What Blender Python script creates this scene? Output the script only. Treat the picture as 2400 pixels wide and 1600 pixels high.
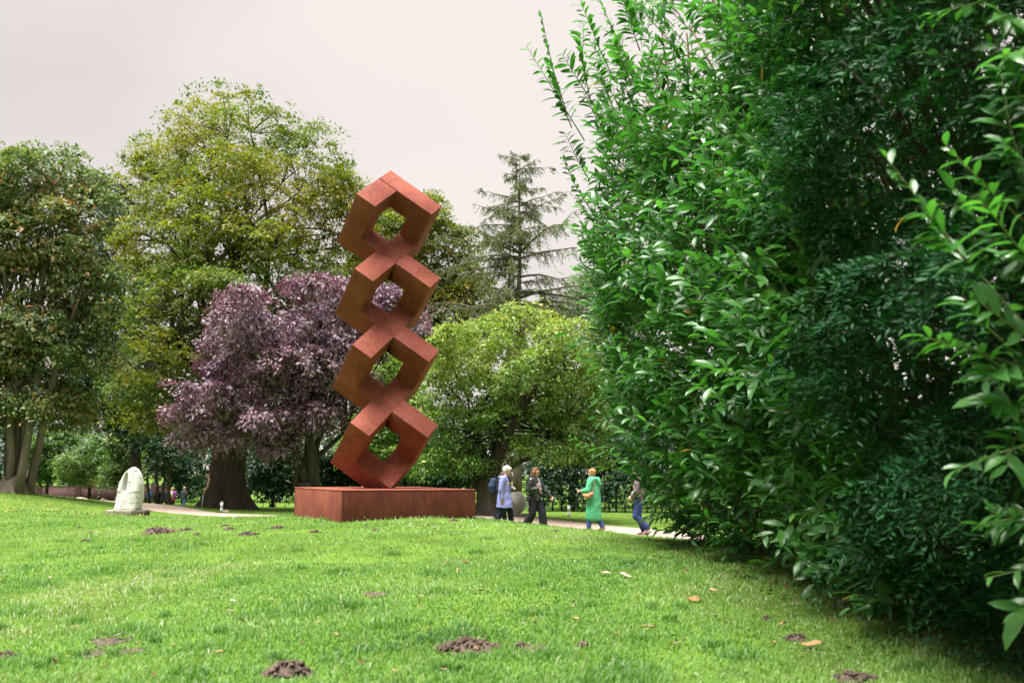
import bpy, bmesh, math, random
import numpy as np
from mathutils import Vector, Matrix

for o in list(bpy.data.objects):
    bpy.data.objects.remove(o)
scene = bpy.context.scene
COL = scene.collection
rng = np.random.default_rng(11)
random.seed(5)

# ------------------------------------------------------------------ camera
FPX, CX, CY, CAMZ = 2333.0, 1200.0, 800.0, 1.65
CW = np.array([[0.9999734860981344, 0.00728197093816585, 0.0],
               [-0.0009240040655516, 0.12688591789837758, 0.9919168866672111],
               [0.0072231099417866, -0.9918905870802193, 0.1268892822283544]])
cam_data = bpy.data.cameras.new('camera')
cam = bpy.data.objects.new('camera', cam_data)
COL.objects.link(cam)
M = Matrix.Identity(4)
for r in range(3):
    M[r][0], M[r][1], M[r][2] = CW[r][0], -CW[r][1], -CW[r][2]
M[2][3] = CAMZ
cam.matrix_world = M
cam_data.sensor_width = 36.0
cam_data.lens = 35.0
cam_data.clip_start = 0.1
cam_data.clip_end = 2000
cam_data.dof.use_dof = True
cam_data.dof.focus_distance = 17.2
cam_data.dof.aperture_fstop = 2.2
scene.camera = cam
scene.render.resolution_x, scene.render.resolution_y = 1024, 682

# ------------------------------------------------------------------ sky
SUN_TO = Vector((-0.22, -0.17, 0.96)).normalized()
SUN_EL = math.asin(SUN_TO.z)
SUN_AZ = math.atan2(SUN_TO.x, SUN_TO.y)
world = bpy.data.worlds.new('World')
scene.world = world
world.use_nodes = True
nt = world.node_tree
nt.nodes.clear()
w_out = nt.nodes.new('ShaderNodeOutputWorld')
w_sky = nt.nodes.new('ShaderNodeTexSky')
w_sky.sky_type = 'NISHITA'
w_sky.sun_disc = False
w_sky.sun_elevation = SUN_EL
w_sky.sun_rotation = SUN_AZ
w_bg1 = nt.nodes.new('ShaderNodeBackground')
w_bg1.inputs[1].default_value = 0.05
nt.links.new(w_sky.outputs[0], w_bg1.inputs[0])
w_tc = nt.nodes.new('ShaderNodeTexCoord')
w_noise = nt.nodes.new('ShaderNodeTexNoise')
w_noise.inputs['Scale'].default_value = 1.6
w_noise.inputs['Detail'].default_value = 3.0
w_noise.inputs['Roughness'].default_value = 0.4
w_map = nt.nodes.new('ShaderNodeMapping')
w_map.inputs['Location'].default_value = (3.3, 7.7, 0.6)
w_map.inputs['Scale'].default_value = (1.0, 1.0, 1.8)
nt.links.new(w_tc.outputs['Generated'], w_map.inputs[0])
nt.links.new(w_map.outputs[0], w_noise.inputs['Vector'])
w_ramp = nt.nodes.new('ShaderNodeValToRGB')
w_ramp.color_ramp.elements[0].position = 0.36
w_ramp.color_ramp.elements[0].color = (0.74, 0.68, 0.66, 1)
w_ramp.color_ramp.elements[1].position = 0.56
w_ramp.color_ramp.elements[1].color = (0.91, 0.83, 0.785, 1)
nt.links.new(w_noise.outputs[0], w_ramp.inputs[0])
w_bg2 = nt.nodes.new('ShaderNodeBackground')
w_bg2.inputs[1].default_value = 0.365
nt.links.new(w_ramp.outputs[0], w_bg2.inputs[0])
w_mix = nt.nodes.new('ShaderNodeMixShader')          # the closed cloud deck over the clear sky
w_mix.inputs[0].default_value = 0.95
nt.links.new(w_bg1.outputs[0], w_mix.inputs[1])
nt.links.new(w_bg2.outputs[0], w_mix.inputs[2])
nt.links.new(w_mix.outputs[0], w_out.inputs[0])

sun_data = bpy.data.lights.new('sun', 'SUN')
sun_data.energy = 5.0
sun_data.angle = math.radians(40)
sun_data.color = (1.0, 0.965, 0.90)
sun = bpy.data.objects.new('sun', sun_data)
COL.objects.link(sun)
sun.rotation_euler = SUN_TO.to_track_quat('Z', 'Y').to_euler()

scene.view_settings.view_transform = 'Standard'
scene.view_settings.look = 'None'
scene.view_settings.exposure = 1.55
scene.view_settings.gamma = 1.0

# ------------------------------------------------------------------ helpers
def ray(px, py):
    return CW @ np.array([(px - CX) / FPX, (py - CY) / FPX, 1.0])

def at(px, py, D):
    """world point seen in direction px,py of the photograph, D metres ahead"""
    r = ray(px, py)
    p = r * (D / r[1])
    return np.array([p[0], p[1], p[2] + CAMZ])

def project(P):
    P = np.atleast_2d(P) - np.array([0, 0, CAMZ])
    c = P @ CW
    z = np.maximum(c[:, 2], 1e-3)
    return CX + FPX * c[:, 0] / z, CY + FPX * c[:, 1] / z, c[:, 2]

def norm(v):
    v = np.asarray(v, float)
    n = np.linalg.norm(v, axis=-1, keepdims=True)
    return v / np.maximum(n, 1e-9)

def link(ob, parent=None):
    COL.objects.link(ob)
    if parent is not None:
        ob.parent = parent
    return ob

def tag(ob, label=None, cat=None, group=None, kind=None):
    if label: ob['label'] = label
    if cat: ob['category'] = cat
    if group: ob['group'] = group
    if kind: ob['kind'] = kind
    return ob

def empty(name, loc, label=None, cat=None, group=None):
    ob = bpy.data.objects.new(name, None)
    ob.empty_display_size = 0.2
    ob.location = Vector(loc)
    COL.objects.link(ob)
    return tag(ob, label, cat, group)

def np_mesh(name, V, F, mat=None, smooth=False, tint=None):
    """V: Nx3 array, F: array (all k-gons) or list of arrays"""
    me = bpy.data.meshes.new(name)
    V = np.asarray(V, np.float32)
    Fs = F if isinstance(F, list) else [F]
    Fs = [np.asarray(f, np.int32) for f in Fs if len(f)]
    me.vertices.add(len(V))
    me.vertices.foreach_set('co', V.ravel())
    loops = np.concatenate([f.ravel() for f in Fs])
    counts = np.concatenate([np.full(len(f), f.shape[1], np.int32) for f in Fs])
    starts = np.concatenate([[0], np.cumsum(counts)[:-1]]).astype(np.int32)
    me.loops.add(len(loops))
    me.loops.foreach_set('vertex_index', loops)
    me.polygons.add(len(counts))
    me.polygons.foreach_set('loop_start', starts)
    me.update(calc_edges=True)
    if smooth:
        me.polygons.foreach_set('use_smooth', np.ones(len(counts), bool))
    if tint is not None:
        a = me.attributes.new('tint', 'FLOAT', 'POINT')
        a.data.foreach_set('value', np.asarray(tint, np.float32))
    if mat is not None:
        me.materials.append(mat)
    return me

def part(name, V, F, mat, root=None, smooth=False, tint=None, kind=None, label=None):
    """mesh object given in world coordinates, made a child of root"""
    off = np.array(root.location) if root is not None else np.zeros(3)
    r = root.parent if root is not None else None
    while r is not None:
        off = off + np.array(r.location)
        r = r.parent
    me = np_mesh(name, np.asarray(V, float) - off, F, mat, smooth, tint)
    ob = bpy.data.objects.new(name, me)
    link(ob, root)
    if kind: ob['kind'] = kind
    if label: ob['label'] = label
    return ob

class MB:
    """collects simple shapes, in world coordinates, into one mesh"""
    def __init__(self):
        self.V, self.F, self.n = [], {}, 0
    def add(self, V, F):
        V = np.asarray(V, float)
        self.V.append(V)
        for f in F:
            self.F.setdefault(len(f), []).append([i + self.n for i in f])
        self.n += len(V)
    def addnp(self, V, F):
        self.V.append(np.asarray(V, float))
        self.F.setdefault(F.shape[1], []).extend((np.asarray(F) + self.n).tolist())
        self.n += len(V)
    def box(self, c, size, rot=None, bev=0.0):
        bm = bmesh.new()
        bmesh.ops.create_cube(bm, size=1.0)
        for v in bm.verts:
            v.co = Vector((v.co.x * size[0], v.co.y * size[1], v.co.z * size[2]))
        if bev:
            bmesh.ops.bevel(bm, geom=bm.edges[:], offset=bev, segments=2, affect='EDGES', profile=0.6)
        bm.verts.index_update()
        V = np.array([v.co[:] for v in bm.verts])
        F = [[v.index for v in f.verts] for f in bm.faces]
        bm.free()
        if rot is not None:
            V = V @ np.array(rot).T
        self.add(V + np.array(c), F)
    def loft(self, rings, cap=True):
        """rings: list of Kx3 arrays"""
        k = len(rings[0])
        V = np.concatenate(rings)
        F = []
        for i in range(len(rings) - 1):
            for j in range(k):
                a, b = i * k + j, i * k + (j + 1) % k
                F.append([a, b, b + k, a + k])
        if cap:
            F.append(list(range(k))[::-1])
            F.append([len(V) - k + j for j in range(k)])
        self.add(V, F)
    def tube(self, pts, rad, sides=6, cap=True, squash=None):
        self.loft(tube_rings(pts, rad, sides, squash), cap)
    def ball(self, c, r, seg=12, rings=8, rot=None):
        r = np.ones(3) * r
        R = []
        for i in range(rings + 1):
            th = math.pi * (i + 0.02) / (rings + 0.04)
            a = np.arange(seg) * 2 * math.pi / seg
            P = np.c_[np.sin(th) * np.cos(a), np.sin(th) * np.sin(a), np.full(seg, -np.cos(th))] * r
            if rot is not None:
                P = P @ np.array(rot).T
            R.append(P + np.array(c))
        self.loft(R)
    def obj(self, name, mat, root=None, smooth=False, kind=None, label=None):
        V = np.concatenate(self.V)
        return part(name, V, [np.array(f) for f in self.F.values()], mat, root, smooth, None, kind, label)

def tube_rings(pts, rad, sides=6, squash=None):
    pts = np.asarray(pts, float)
    rad = np.broadcast_to(np.asarray(rad, float), (len(pts),))
    T = norm(np.gradient(pts, axis=0))
    ref = np.array([0.0, 0.0, 1.0]) if abs(T[0][2]) < 0.9 else np.array([1.0, 0.0, 0.0])
    rings = []
    u = norm(np.cross(T[0], ref))
    a = np.arange(sides) * 2 * math.pi / sides
    for i in range(len(pts)):
        u = norm(u - T[i] * (u @ T[i]))
        v = np.cross(T[i], u)
        rings.append(pts[i] + rad[i] * (np.cos(a)[:, None] * u + np.sin(a)[:, None] * v))
    return rings

def rotz(a):
    c, s = math.cos(a), math.sin(a)
    return np.array([[c, -s, 0], [s, c, 0], [0, 0, 1.0]])

def fbm2(x, y, seed=0, octaves=4, scale=1.0):
    """cheap smooth 2-D noise from summed sines"""
    r = np.random.default_rng(seed)
    out = np.zeros_like(x, float)
    amp, f = 1.0, scale
    tot = 0
    for o in range(octaves):
        for _ in range(4):
            a = r.uniform(0, 2 * math.pi)
            out += amp * np.sin(f * (x * math.cos(a) + y * math.sin(a)) + r.uniform(0, 6.28))
        tot += amp * 2.0
        amp *= 0.6
        f *= 1.9
    return out / tot

# ------------------------------------------------------------------ materials
def new_mat(name):
    m = bpy.data.materials.new(name)
    m.use_nodes = True
    n = m.node_tree.nodes
    n.clear()
    out = n.new('ShaderNodeOutputMaterial')
    return m, m.node_tree, out

def ramp_node(t, stops):
    r = t.nodes.new('ShaderNodeValToRGB')
    e = r.color_ramp.elements
    while len(e) < len(stops):
        e.new(0.5)
    for el, (p, c) in zip(e, stops):
        el.position = p
        el.color = (*c, 1)
    return r

def leaf_mat(name, stops, trans=0.35, rough=0.5, spec=0.4, trans_tint=(1.1, 1.25, 0.5)):
    """leaf: coloured by the per-leaf 'tint' attribute, reflecting and letting light through"""
    m, t, out = new_mat(name)
    at_ = t.nodes.new('ShaderNodeAttribute')
    at_.attribute_name = 'tint'
    r = ramp_node(t, stops)
    t.links.new(at_.outputs['Fac'], r.inputs[0])
    p = t.nodes.new('ShaderNodeBsdfPrincipled')
    p.inputs['Roughness'].default_value = rough
    p.inputs['Specular IOR Level'].default_value = spec
    t.links.new(r.outputs[0], p.inputs['Base Color'])
    tr = t.nodes.new('ShaderNodeBsdfTranslucent')
    mul = t.nodes.new('ShaderNodeMixRGB')
    mul.blend_type = 'MULTIPLY'
    mul.inputs[0].default_value = 1.0
    mul.inputs[2].default_value = (*trans_tint, 1)
    t.links.new(r.outputs[0], mul.inputs[1])
    t.links.new(mul.outputs[0], tr.inputs[0])
    mx = t.nodes.new('ShaderNodeMixShader')
    mx.inputs[0].default_value = trans
    t.links.new(p.outputs[0], mx.inputs[1])
    t.links.new(tr.outputs[0], mx.inputs[2])
    t.links.new(mx.outputs[0], out.inputs[0])
    return m

def noise_mat(name, stops, scale=6.0, detail=6.0, rough=0.8, spec=0.3, bump=0.0, bump_scale=None,
              stretch=(1, 1, 1), metallic=0.0, coord='Object', bump_dist=0.02):
    m, t, out = new_mat(name)
    tc = t.nodes.new('ShaderNodeTexCoord')
    mp = t.nodes.new('ShaderNodeMapping')
    mp.inputs['Scale'].default_value = stretch
    t.links.new(tc.outputs[coord], mp.inputs[0])
    nz = t.nodes.new('ShaderNodeTexNoise')
    nz.inputs['Scale'].default_value = scale
    nz.inputs['Detail'].default_value = detail
    nz.inputs['Roughness'].default_value = 0.6
    t.links.new(mp.outputs[0], nz.inputs['Vector'])
    r = ramp_node(t, stops)
    t.links.new(nz.outputs[0], r.inputs[0])
    p = t.nodes.new('ShaderNodeBsdfPrincipled')
    p.inputs['Roughness'].default_value = rough
    p.inputs['Specular IOR Level'].default_value = spec
    p.inputs['Metallic'].default_value = metallic
    t.links.new(r.outputs[0], p.inputs['Base Color'])
    if bump:
        n2 = t.nodes.new('ShaderNodeTexNoise')
        n2.inputs['Scale'].default_value = bump_scale or scale * 3
        n2.inputs['Detail'].default_value = 8
        t.links.new(mp.outputs[0], n2.inputs['Vector'])
        b = t.nodes.new('ShaderNodeBump')
        b.inputs['Strength'].default_value = bump
        b.inputs['Distance'].default_value = bump_dist
        t.links.new(n2.outputs[0], b.inputs['Height'])
        t.links.new(b.outputs[0], p.inputs['Normal'])
    t.links.new(p.outputs[0], out.inputs[0])
    return m

def plain(name, col, rough=0.8, var=0.12, scale=9.0, spec=0.3, bump=0.0):
    c = np.array(col)
    return noise_mat(name, [(0.3, tuple(c * (1 - var))), (0.7, tuple(np.minimum(c * (1 + var), 1)))],
                     scale=scale, rough=rough, spec=spec, bump=bump)
# ------------------------------------------------------------------ terrain
PLC = np.array([-2.24, 17.62])                      # plinth centre
PATH = np.array([[9.5, 19.5], [6.2, 22.3], [4.2, 25.6], [2.8, 28.2], [1.0, 30.2], [-3.0, 32.6],
                 [-8.3, 33.9], [-12.4, 37.2], [-16.8, 43.5], [-21.5, 52.0], [-25.0, 64.0]])
PATH_W = 3.1
ctrl = [(0, 0, .15), (-6, 0, .1), (6, 0, .3), (0, -8, .1)]
for px, py, D in [(0, 1600, 6.0), (1200, 1600, 5.9), (2400, 1600, 5.7), (0, 1415, 8.7), (1200, 1415, 8.5),
                  (2000, 1430, 8.0), (0, 1300, 12.0), (600, 1300, 11.7), (1200, 1300, 11.5), (1700, 1300, 11.0),
                  (690, 1211, 18.1), (797, 1222, 16.1), (1110, 1214, 17.3), (1300, 1234, 16.5), (1300, 1238, 19.0), (1560, 1263, 14.5), (1560, 1266, 17.0), (1400, 1246, 16.0), (1400, 1250, 19.0), (1200, 1225, 16.5),
                  (300, 1240, 16.5), (0, 1245, 17.0), (970, 1205, 19.5),
                  (300, 1209, 31), (30, 1152, 35), (-200, 1140, 36), (120, 1168, 44), (150, 1200, 27), (-100, 1195, 25),
                  (1140, 1205, 31), (1210, 1213, 33), (1181, 1243, 26.8), (1252, 1243, 27), (1391, 1243, 27.2), (1500, 1254, 25.2), (1335, 1210, 34), (530, 1190, 43),
                  (470, 1196, 39), (700, 1198, 42), (350, 1186, 60), (200, 1178, 68), (430, 1184, 66), (100, 1172, 60)]:
    ctrl.append(tuple(at(px, py, D)))
for x, y in [(9.5, 19.5), (6.2, 22.3), (3.9, 25.0), (2.6, 27.4), (1.0, 29.6), (-3, 32), (-8.3, 33.9), (-12.4, 37.2)]:
    ctrl.append((x, y, 0.0 if x > -5 else 0.02))
for x, y, z in [(0, 45, 0), (12, 38, .1), (25, 30, .2), (25, 60, 0), (0, 75, -.6), (40, 110, -.5), (0, 130, -1.2),
                (-40, 110, -1.6), (-45, 60, .2), (-35, 30, .9), (-25, 12, .6), (12, 5, .5), (12, 14, .5), (25, 5, .5), (-25, -8, .2), (25, -8, .3)]:
    ctrl.append((x, y, z))
ctrl = np.array(ctrl)

def tps(r2):
    return 0.5 * r2 * np.log(r2 + 1e-9)
_n = len(ctrl)
_d2 = ((ctrl[:, None, :2] - ctrl[None, :, :2]) ** 2).sum(-1)
_A = np.zeros((_n + 3, _n + 3))
_A[:_n, :_n] = tps(_d2) + np.eye(_n) * 0.6
_A[:_n, _n] = 1
_A[:_n, _n + 1:] = ctrl[:, :2]
_A[_n:, :_n] = _A[:_n, _n:].T
_w = np.linalg.solve(_A, np.r_[ctrl[:, 2], 0, 0, 0])

def ground_z(x, y):
    x = np.asarray(x, float)
    y = np.asarray(y, float)
    xc, yc = np.clip(x, -60, 60), np.clip(y, -12, 140)
    sh = xc.shape
    xf, yf = xc.ravel(), yc.ravel()
    out = np.empty(len(xf))
    for i in range(0, len(xf), 20000):
        a, b = xf[i:i + 20000], yf[i:i + 20000]
        d2 = (a[:, None] - ctrl[None, :, 0]) ** 2 + (b[:, None] - ctrl[None, :, 1]) ** 2
        out[i:i + 20000] = tps(d2) @ _w[:_n] + _w[_n] + a * _w[_n + 1] + b * _w[_n + 2]
    out += 0.014 * fbm2(xf, yf, 3, 3, 2.2) * (yf < 40)
    return out.reshape(sh)

def gz(x, y):
    return float(ground_z(np.array([x]), np.array([y]))[0])

def hit(px, py):
    """where the line of sight through px,py meets the ground"""
    r = ray(px, py)
    D = np.linspace(3.5, 90, 700)
    P = r[None, :] * (D / r[1])[:, None]
    d = P[:, 2] + CAMZ - ground_z(P[:, 0], P[:, 1])
    i = np.argmax(d < 0)
    if d[i] >= 0:
        i = len(D) - 1
    if i > 0:
        t = d[i - 1] / (d[i - 1] - d[i] + 1e-9)
        Dh = D[i - 1] + t * (D[i] - D[i - 1])
    else:
        Dh = D[0]
    p = r * (Dh / r[1])
    return np.array([p[0], p[1], gz(p[0], p[1])])

def axis(a, b, fine0, fine1, step, grow=1.13):
    xs = list(np.arange(fine0, fine1 + 1e-6, step))
    s = step
    while xs[-1] < b:
        s *= grow
        xs.append(xs[-1] + s)
    s = step
    lo = [xs[0]]
    while lo[-1] > a:
        s *= grow
        lo.append(lo[-1] - s)
    return np.array(lo[1:][::-1] + xs)
gx = axis(-260, 260, -10, 6, 0.16)
gy = axis(-20, 420, 3, 24, 0.16)
GX, GY = np.meshgrid(gx, gy)
GZ = ground_z(GX, GY)
nx, ny = len(gx), len(gy)
idx = np.arange(nx * ny).reshape(ny, nx)
quads = np.stack([idx[:-1, :-1], idx[:-1, 1:], idx[1:, 1:], idx[1:, :-1]], -1).reshape(-1, 4)

m, t, out = new_mat('lawn_ground')
tc = t.nodes.new('ShaderNodeTexCoord')
nz = t.nodes.new('ShaderNodeTexNoise')
nz.inputs['Scale'].default_value = 1.3
nz.inputs['Detail'].default_value = 9
nz.inputs['Roughness'].default_value = 0.68
t.links.new(tc.outputs['Object'], nz.inputs['Vector'])
rp = ramp_node(t, [(0.30, (0.050, 0.075, 0.014)), (0.5, (0.085, 0.155, 0.020)), (0.72, (0.125, 0.205, 0.028))])
t.links.new(nz.outputs[0], rp.inputs[0])
p = t.nodes.new('ShaderNodeBsdfPrincipled')
p.inputs['Roughness'].default_value = 0.9
p.inputs['Specular IOR Level'].default_value = 0.1
t.links.new(rp.outputs[0], p.inputs['Base Color'])
n2 = t.nodes.new('ShaderNodeTexNoise')
n2.inputs['Scale'].default_value = 24
n2.inputs['Detail'].default_value = 6
t.links.new(tc.outputs['Object'], n2.inputs['Vector'])
bp = t.nodes.new('ShaderNodeBump')
bp.inputs['Strength'].default_value = 0.8
bp.inputs['Distance'].default_value = 0.05
t.links.new(n2.outputs[0], bp.inputs['Height'])
t.links.new(bp.outputs[0], p.inputs['Normal'])
t.links.new(p.outputs[0], out.inputs[0])
M_LAWN = m
ground = part('ground', np.c_[GX.ravel(), GY.ravel(), GZ.ravel()], quads, M_LAWN, None, True, None, 'structure')

# path: a ribbon of pale gravel a little above the lawn
def smooth_poly(P, n):
    P = np.asarray(P, float)
    s = np.r_[0, np.cumsum(np.linalg.norm(np.diff(P, axis=0), axis=1))]
    q = np.linspace(0, s[-1], n)
    out = np.stack([np.interp(q, s, P[:, k]) for k in range(P.shape[1])], 1)
    for _ in range(6):
        out[1:-1] = 0.25 * out[:-2] + 0.5 * out[1:-1] + 0.25 * out[2:]
    return out
path_c = smooth_poly(PATH, 160)
T = norm(np.gradient(path_c, axis=0))
Nn = np.c_[-T[:, 1], T[:, 0]]
off = np.linspace(-1, 1, 9)
hw = PATH_W / 2
PV = []
for k, o_ in enumerate(off):
    wob = 0.10 * fbm2(path_c[:, 0] * 2 + (7 if o_ > 0 else 0), path_c[:, 1] * 2, 9, 3, 1.3) if abs(o_) == 1 else 0
    q = path_c + Nn * (o_ * hw + wob)[:, None] if abs(o_) == 1 else path_c + Nn * (o_ * hw)
    PV.append(np.c_[q, ground_z(q[:, 0], q[:, 1]) + (0.022 if abs(o_) < 1 else 0.004)])
PV = np.stack(PV, 1)
n_, k_ = PV.shape[:2]
pi = np.arange(n_ * k_).reshape(n_, k_)
pq = np.stack([pi[:-1, :-1], pi[1:, :-1], pi[1:, 1:], pi[:-1, 1:]], -1).reshape(-1, 4)
M_PATH = noise_mat('gravel', [(0.3, (0.25, 0.185, 0.15)), (0.6, (0.34, 0.265, 0.22)), (0.8, (0.40, 0.325, 0.28))],
                   scale=5, detail=10, rough=0.95, bump=0.6, bump_scale=60)
part('gravel_path', PV.reshape(-1, 3), pq, M_PATH, None, True, None, 'structure')

def path_dist(x, y):
    P = np.c_[x, y]
    d = np.full(len(P), 1e9)
    for i in range(len(path_c)):
        d = np.minimum(d, (P[:, 0] - path_c[i, 0]) ** 2 + (P[:, 1] - path_c[i, 1]) ** 2)
    return np.sqrt(d)

# ------------------------------------------------------------------ rusty steel
def steel(name, gain=1.05, stretch=(3.8, 3.8, 0.35), streaks=0.42):
    m, t, out = new_mat(name)
    tc = t.nodes.new('ShaderNodeTexCoord')
    def nz_(scale, detail=6, st=(1, 1, 1), rough=0.6):
        mp = t.nodes.new('ShaderNodeMapping')
        mp.inputs['Scale'].default_value = st
        t.links.new(tc.outputs['Object'], mp.inputs[0])
        n = t.nodes.new('ShaderNodeTexNoise')
        n.inputs['Scale'].default_value = scale
        n.inputs['Detail'].default_value = detail
        n.inputs['Roughness'].default_value = rough
        t.links.new(mp.outputs[0], n.inputs['Vector'])
        return n
    base = ramp_node(t, [(0.28, tuple(gain * np.array((0.150, 0.040, 0.029)))), (0.5, tuple(gain * np.array((0.212, 0.060, 0.042)))), (0.72, tuple(gain * np.array((0.285, 0.090, 0.062))))])
    t.links.new(nz_(1.6, 7).outputs[0], base.inputs[0])
    streak = ramp_node(t, [(0.30, (0.42, 0.38, 0.38)), (0.50, (1, 1, 1)), (0.72, (1.45, 1.36, 1.25))])
    t.links.new(nz_(5.0, 7, stretch).outputs[0], streak.inputs[0])
    mul = t.nodes.new('ShaderNodeMixRGB')
    mul.blend_type = 'MULTIPLY'
    mul.inputs[0].default_value = streaks
    t.links.new(base.outputs[0], mul.inputs[1])
    t.links.new(streak.outputs[0], mul.inputs[2])
    speck = ramp_node(t, [(0.42, (0.82, 0.80, 0.80)), (0.60, (1.1, 1.08, 1.05))])
    t.links.new(nz_(90, 3).outputs[0], speck.inputs[0])
    mul2 = t.nodes.new('ShaderNodeMixRGB')
    mul2.blend_type = 'MULTIPLY'
    mul2.inputs[0].default_value = 0.8
    t.links.new(mul.outputs[0], mul2.inputs[1])
    t.links.new(speck.outputs[0], mul2.inputs[2])
    p = t.nodes.new('ShaderNodeBsdfPrincipled')
    t.links.new(mul2.outputs[0], p.inputs['Base Color'])
    p.inputs['Roughness'].default_value = 0.75
    p.inputs['Specular IOR Level'].default_value = 0.16
    bp = t.nodes.new('ShaderNodeBump')
    bp.inputs['Strength'].default_value = 0.25
    bp.inputs['Distance'].default_value = 0.004
    t.links.new(nz_(55, 6).outputs[0], bp.inputs['Height'])
    t.links.new(bp.outputs[0], p.inputs['Normal'])
    t.links.new(p.outputs[0], out.inputs[0])
    return m
M_STEEL = steel('weathering_steel')
M_STEEL_LIT_SIDE = steel('weathering_steel_lit_side', 0.95, (8.0, 8.0, 0.5), 0.4)  # lighter copy for the left sheet, its brighter light put into the colour
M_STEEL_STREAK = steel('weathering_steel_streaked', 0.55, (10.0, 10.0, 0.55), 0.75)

# plinth: square steel box turned 30 degrees
PS, PTOP = 2.4, 1.296
yaw = math.radians(30)
pl = empty('sculpture_plinth', (PLC[0], PLC[1], PTOP - 0.62), 'low square rust-brown steel plinth under the tall sculpture', 'plinth')
Rz = rotz(yaw)
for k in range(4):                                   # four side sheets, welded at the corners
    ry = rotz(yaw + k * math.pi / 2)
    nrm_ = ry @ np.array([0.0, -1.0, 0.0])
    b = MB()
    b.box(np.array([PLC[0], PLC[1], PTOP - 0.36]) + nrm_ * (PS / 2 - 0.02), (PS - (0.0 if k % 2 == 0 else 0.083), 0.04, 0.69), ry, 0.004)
    b.obj('side_sheet', M_STEEL_LIT_SIDE if k == 3 else M_STEEL_STREAK, pl)
b = MB()                                            # folded rim of the lid, standing 3 mm proud
b.box((PLC[0], PLC[1], PTOP - 0.006), (PS + 0.008, PS + 0.008, 0.020), Rz, 0.004)
b.obj('lid', M_STEEL, pl)

# sculpture: four cube-shaped rings, each made of six square bars, stacked on the body diagonal
SA, ST = 0.38, 1.05
SO = np.array([-2.7116422, 16.7771334, 6.3571145])
AX = np.array([[0.8164706846739301, -0.006502902025311, -0.5773502691896262],
               [0.4138670206892057, 0.7038329033602415, 0.577350269189626],
               [-0.4026036639847244, 0.7103358053855525, -0.5773502691896254]])
def spt(uvw):
    return SO + SA * (np.asarray(uvw, float) @ AX)
sc = empty('stacked_cube_sculpture', (-2.23, 17.59, PTOP),
           'tall rust-brown steel sculpture of stacked open cube rings balancing on a corner', 'sculpture')

def ring_mesh(k):
    """the ring as a union of grid cells: only its outer faces, coplanar ones merged"""
    g = 0.055 if k == 0 else 0.0
    eu = [0.0, ST, 2.0, 2.0 + ST]
    ev = [0.0, ST, 2.0 - max(g, 0.05), 2.0, 2.0 + ST]
    cells = set()
    for j in range(4):
        if not (k == 0 and j == 2):
            cells.add((0, j, 0))                     # left arm of the top, cut by the slot on the top ring
        cells.add((2, j, 2))                         # right arm of the bottom
    for i in range(3):
        cells |= {(i, 3, 0), (i, 0, 2), (0, 0, i), (2, 3, i)}
    if k > 0:
        cells.discard((0, 3, 0))                     # that corner block belongs to the ring above
    bm = bmesh.new()
    vs = {}
    def vert(i, j, l):
        if (i, j, l) not in vs:
            vs[(i, j, l)] = bm.verts.new(spt((eu[i] + 2 * k, ev[j] - 2 * k, eu[l] + 2 * k)))
        return vs[(i, j, l)]
    dirs = [((1, 0, 0), [(1, 0, 0), (1, 1, 0), (1, 1, 1), (1, 0, 1)]), ((-1, 0, 0), [(0, 0, 0), (0, 0, 1), (0, 1, 1), (0, 1, 0)]),
            ((0, 1, 0), [(0, 1, 0), (0, 1, 1), (1, 1, 1), (1, 1, 0)]), ((0, -1, 0), [(0, 0, 0), (1, 0, 0), (1, 0, 1), (0, 0, 1)]),
            ((0, 0, 1), [(0, 0, 1), (1, 0, 1), (1, 1, 1), (0, 1, 1)]), ((0, 0, -1), [(0, 0, 0), (0, 1, 0), (1, 1, 0), (1, 0, 0)])]
    for (i, j, l) in cells:
        for d, cs in dirs:
            if (i + d[0], j + d[1], l + d[2]) not in cells:
                bm.faces.new([vert(i + c[0], j + c[1], l + c[2]) for c in cs])
    bmesh.ops.recalc_face_normals(bm, faces=bm.faces[:])
    return bm
for k in range(4):
    bm = ring_mesh(k)
    bm.verts.index_update()
    V = np.array([v.co[:] for v in bm.verts])
    F = np.array([[v.index for v in f.verts] for f in bm.faces])
    bm.free()
    ob = part('cube_ring', V, F, M_STEEL, sc)
    ob['label'] = ['top ring with a narrow slot between its arms', 'second ring from the top',
                   'third ring from the top', 'lowest ring standing on the plinth'][k]
    bv = ob.modifiers.new('bevel', 'BEVEL')
    bv.width = 0.005
    bv.segments = 2
    bv.limit_method = 'ANGLE'
# ------------------------------------------------------------------ vegetation tools
M_BARK = noise_mat('bark', [(0.3, (0.020, 0.016, 0.012)), (0.6, (0.052, 0.043, 0.033)), (0.8, (0.085, 0.072, 0.056))],
                   scale=7, rough=0.95, bump=1.0, bump_scale=18, stretch=(1, 1, 0.25), bump_dist=0.04)
M_BARK_PALE = noise_mat('grey_bark', [(0.3, (0.085, 0.072, 0.055)), (0.6, (0.17, 0.145, 0.11)), (0.8, (0.22, 0.195, 0.155))],
                        scale=5, rough=0.95, bump=0.9, bump_scale=16, stretch=(1, 1, 0.2), bump_dist=0.04)

def leaf_cards(P, Dr, Nm, L, Wd, fold=0.18):
    """diamond-shaped leaves: P base, Dr direction, Nm face normal"""
    Dr = norm(Dr)
    S = norm(np.cross(Dr, Nm))
    Nm = np.cross(S, Dr)
    L = np.asarray(L)[:, None]
    Wd = np.asarray(Wd)[:, None]
    mid = P + Dr * L * 0.45
    V = np.stack([P, mid + S * Wd * 0.5 + Nm * Wd * fold, P + Dr * L - Nm * L * 0.06, mid - S * Wd * 0.5 + Nm * Wd * fold], 1)
    n = len(P)
    F = np.arange(n * 4).reshape(n, 4)
    return V.reshape(-1, 3), F

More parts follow.
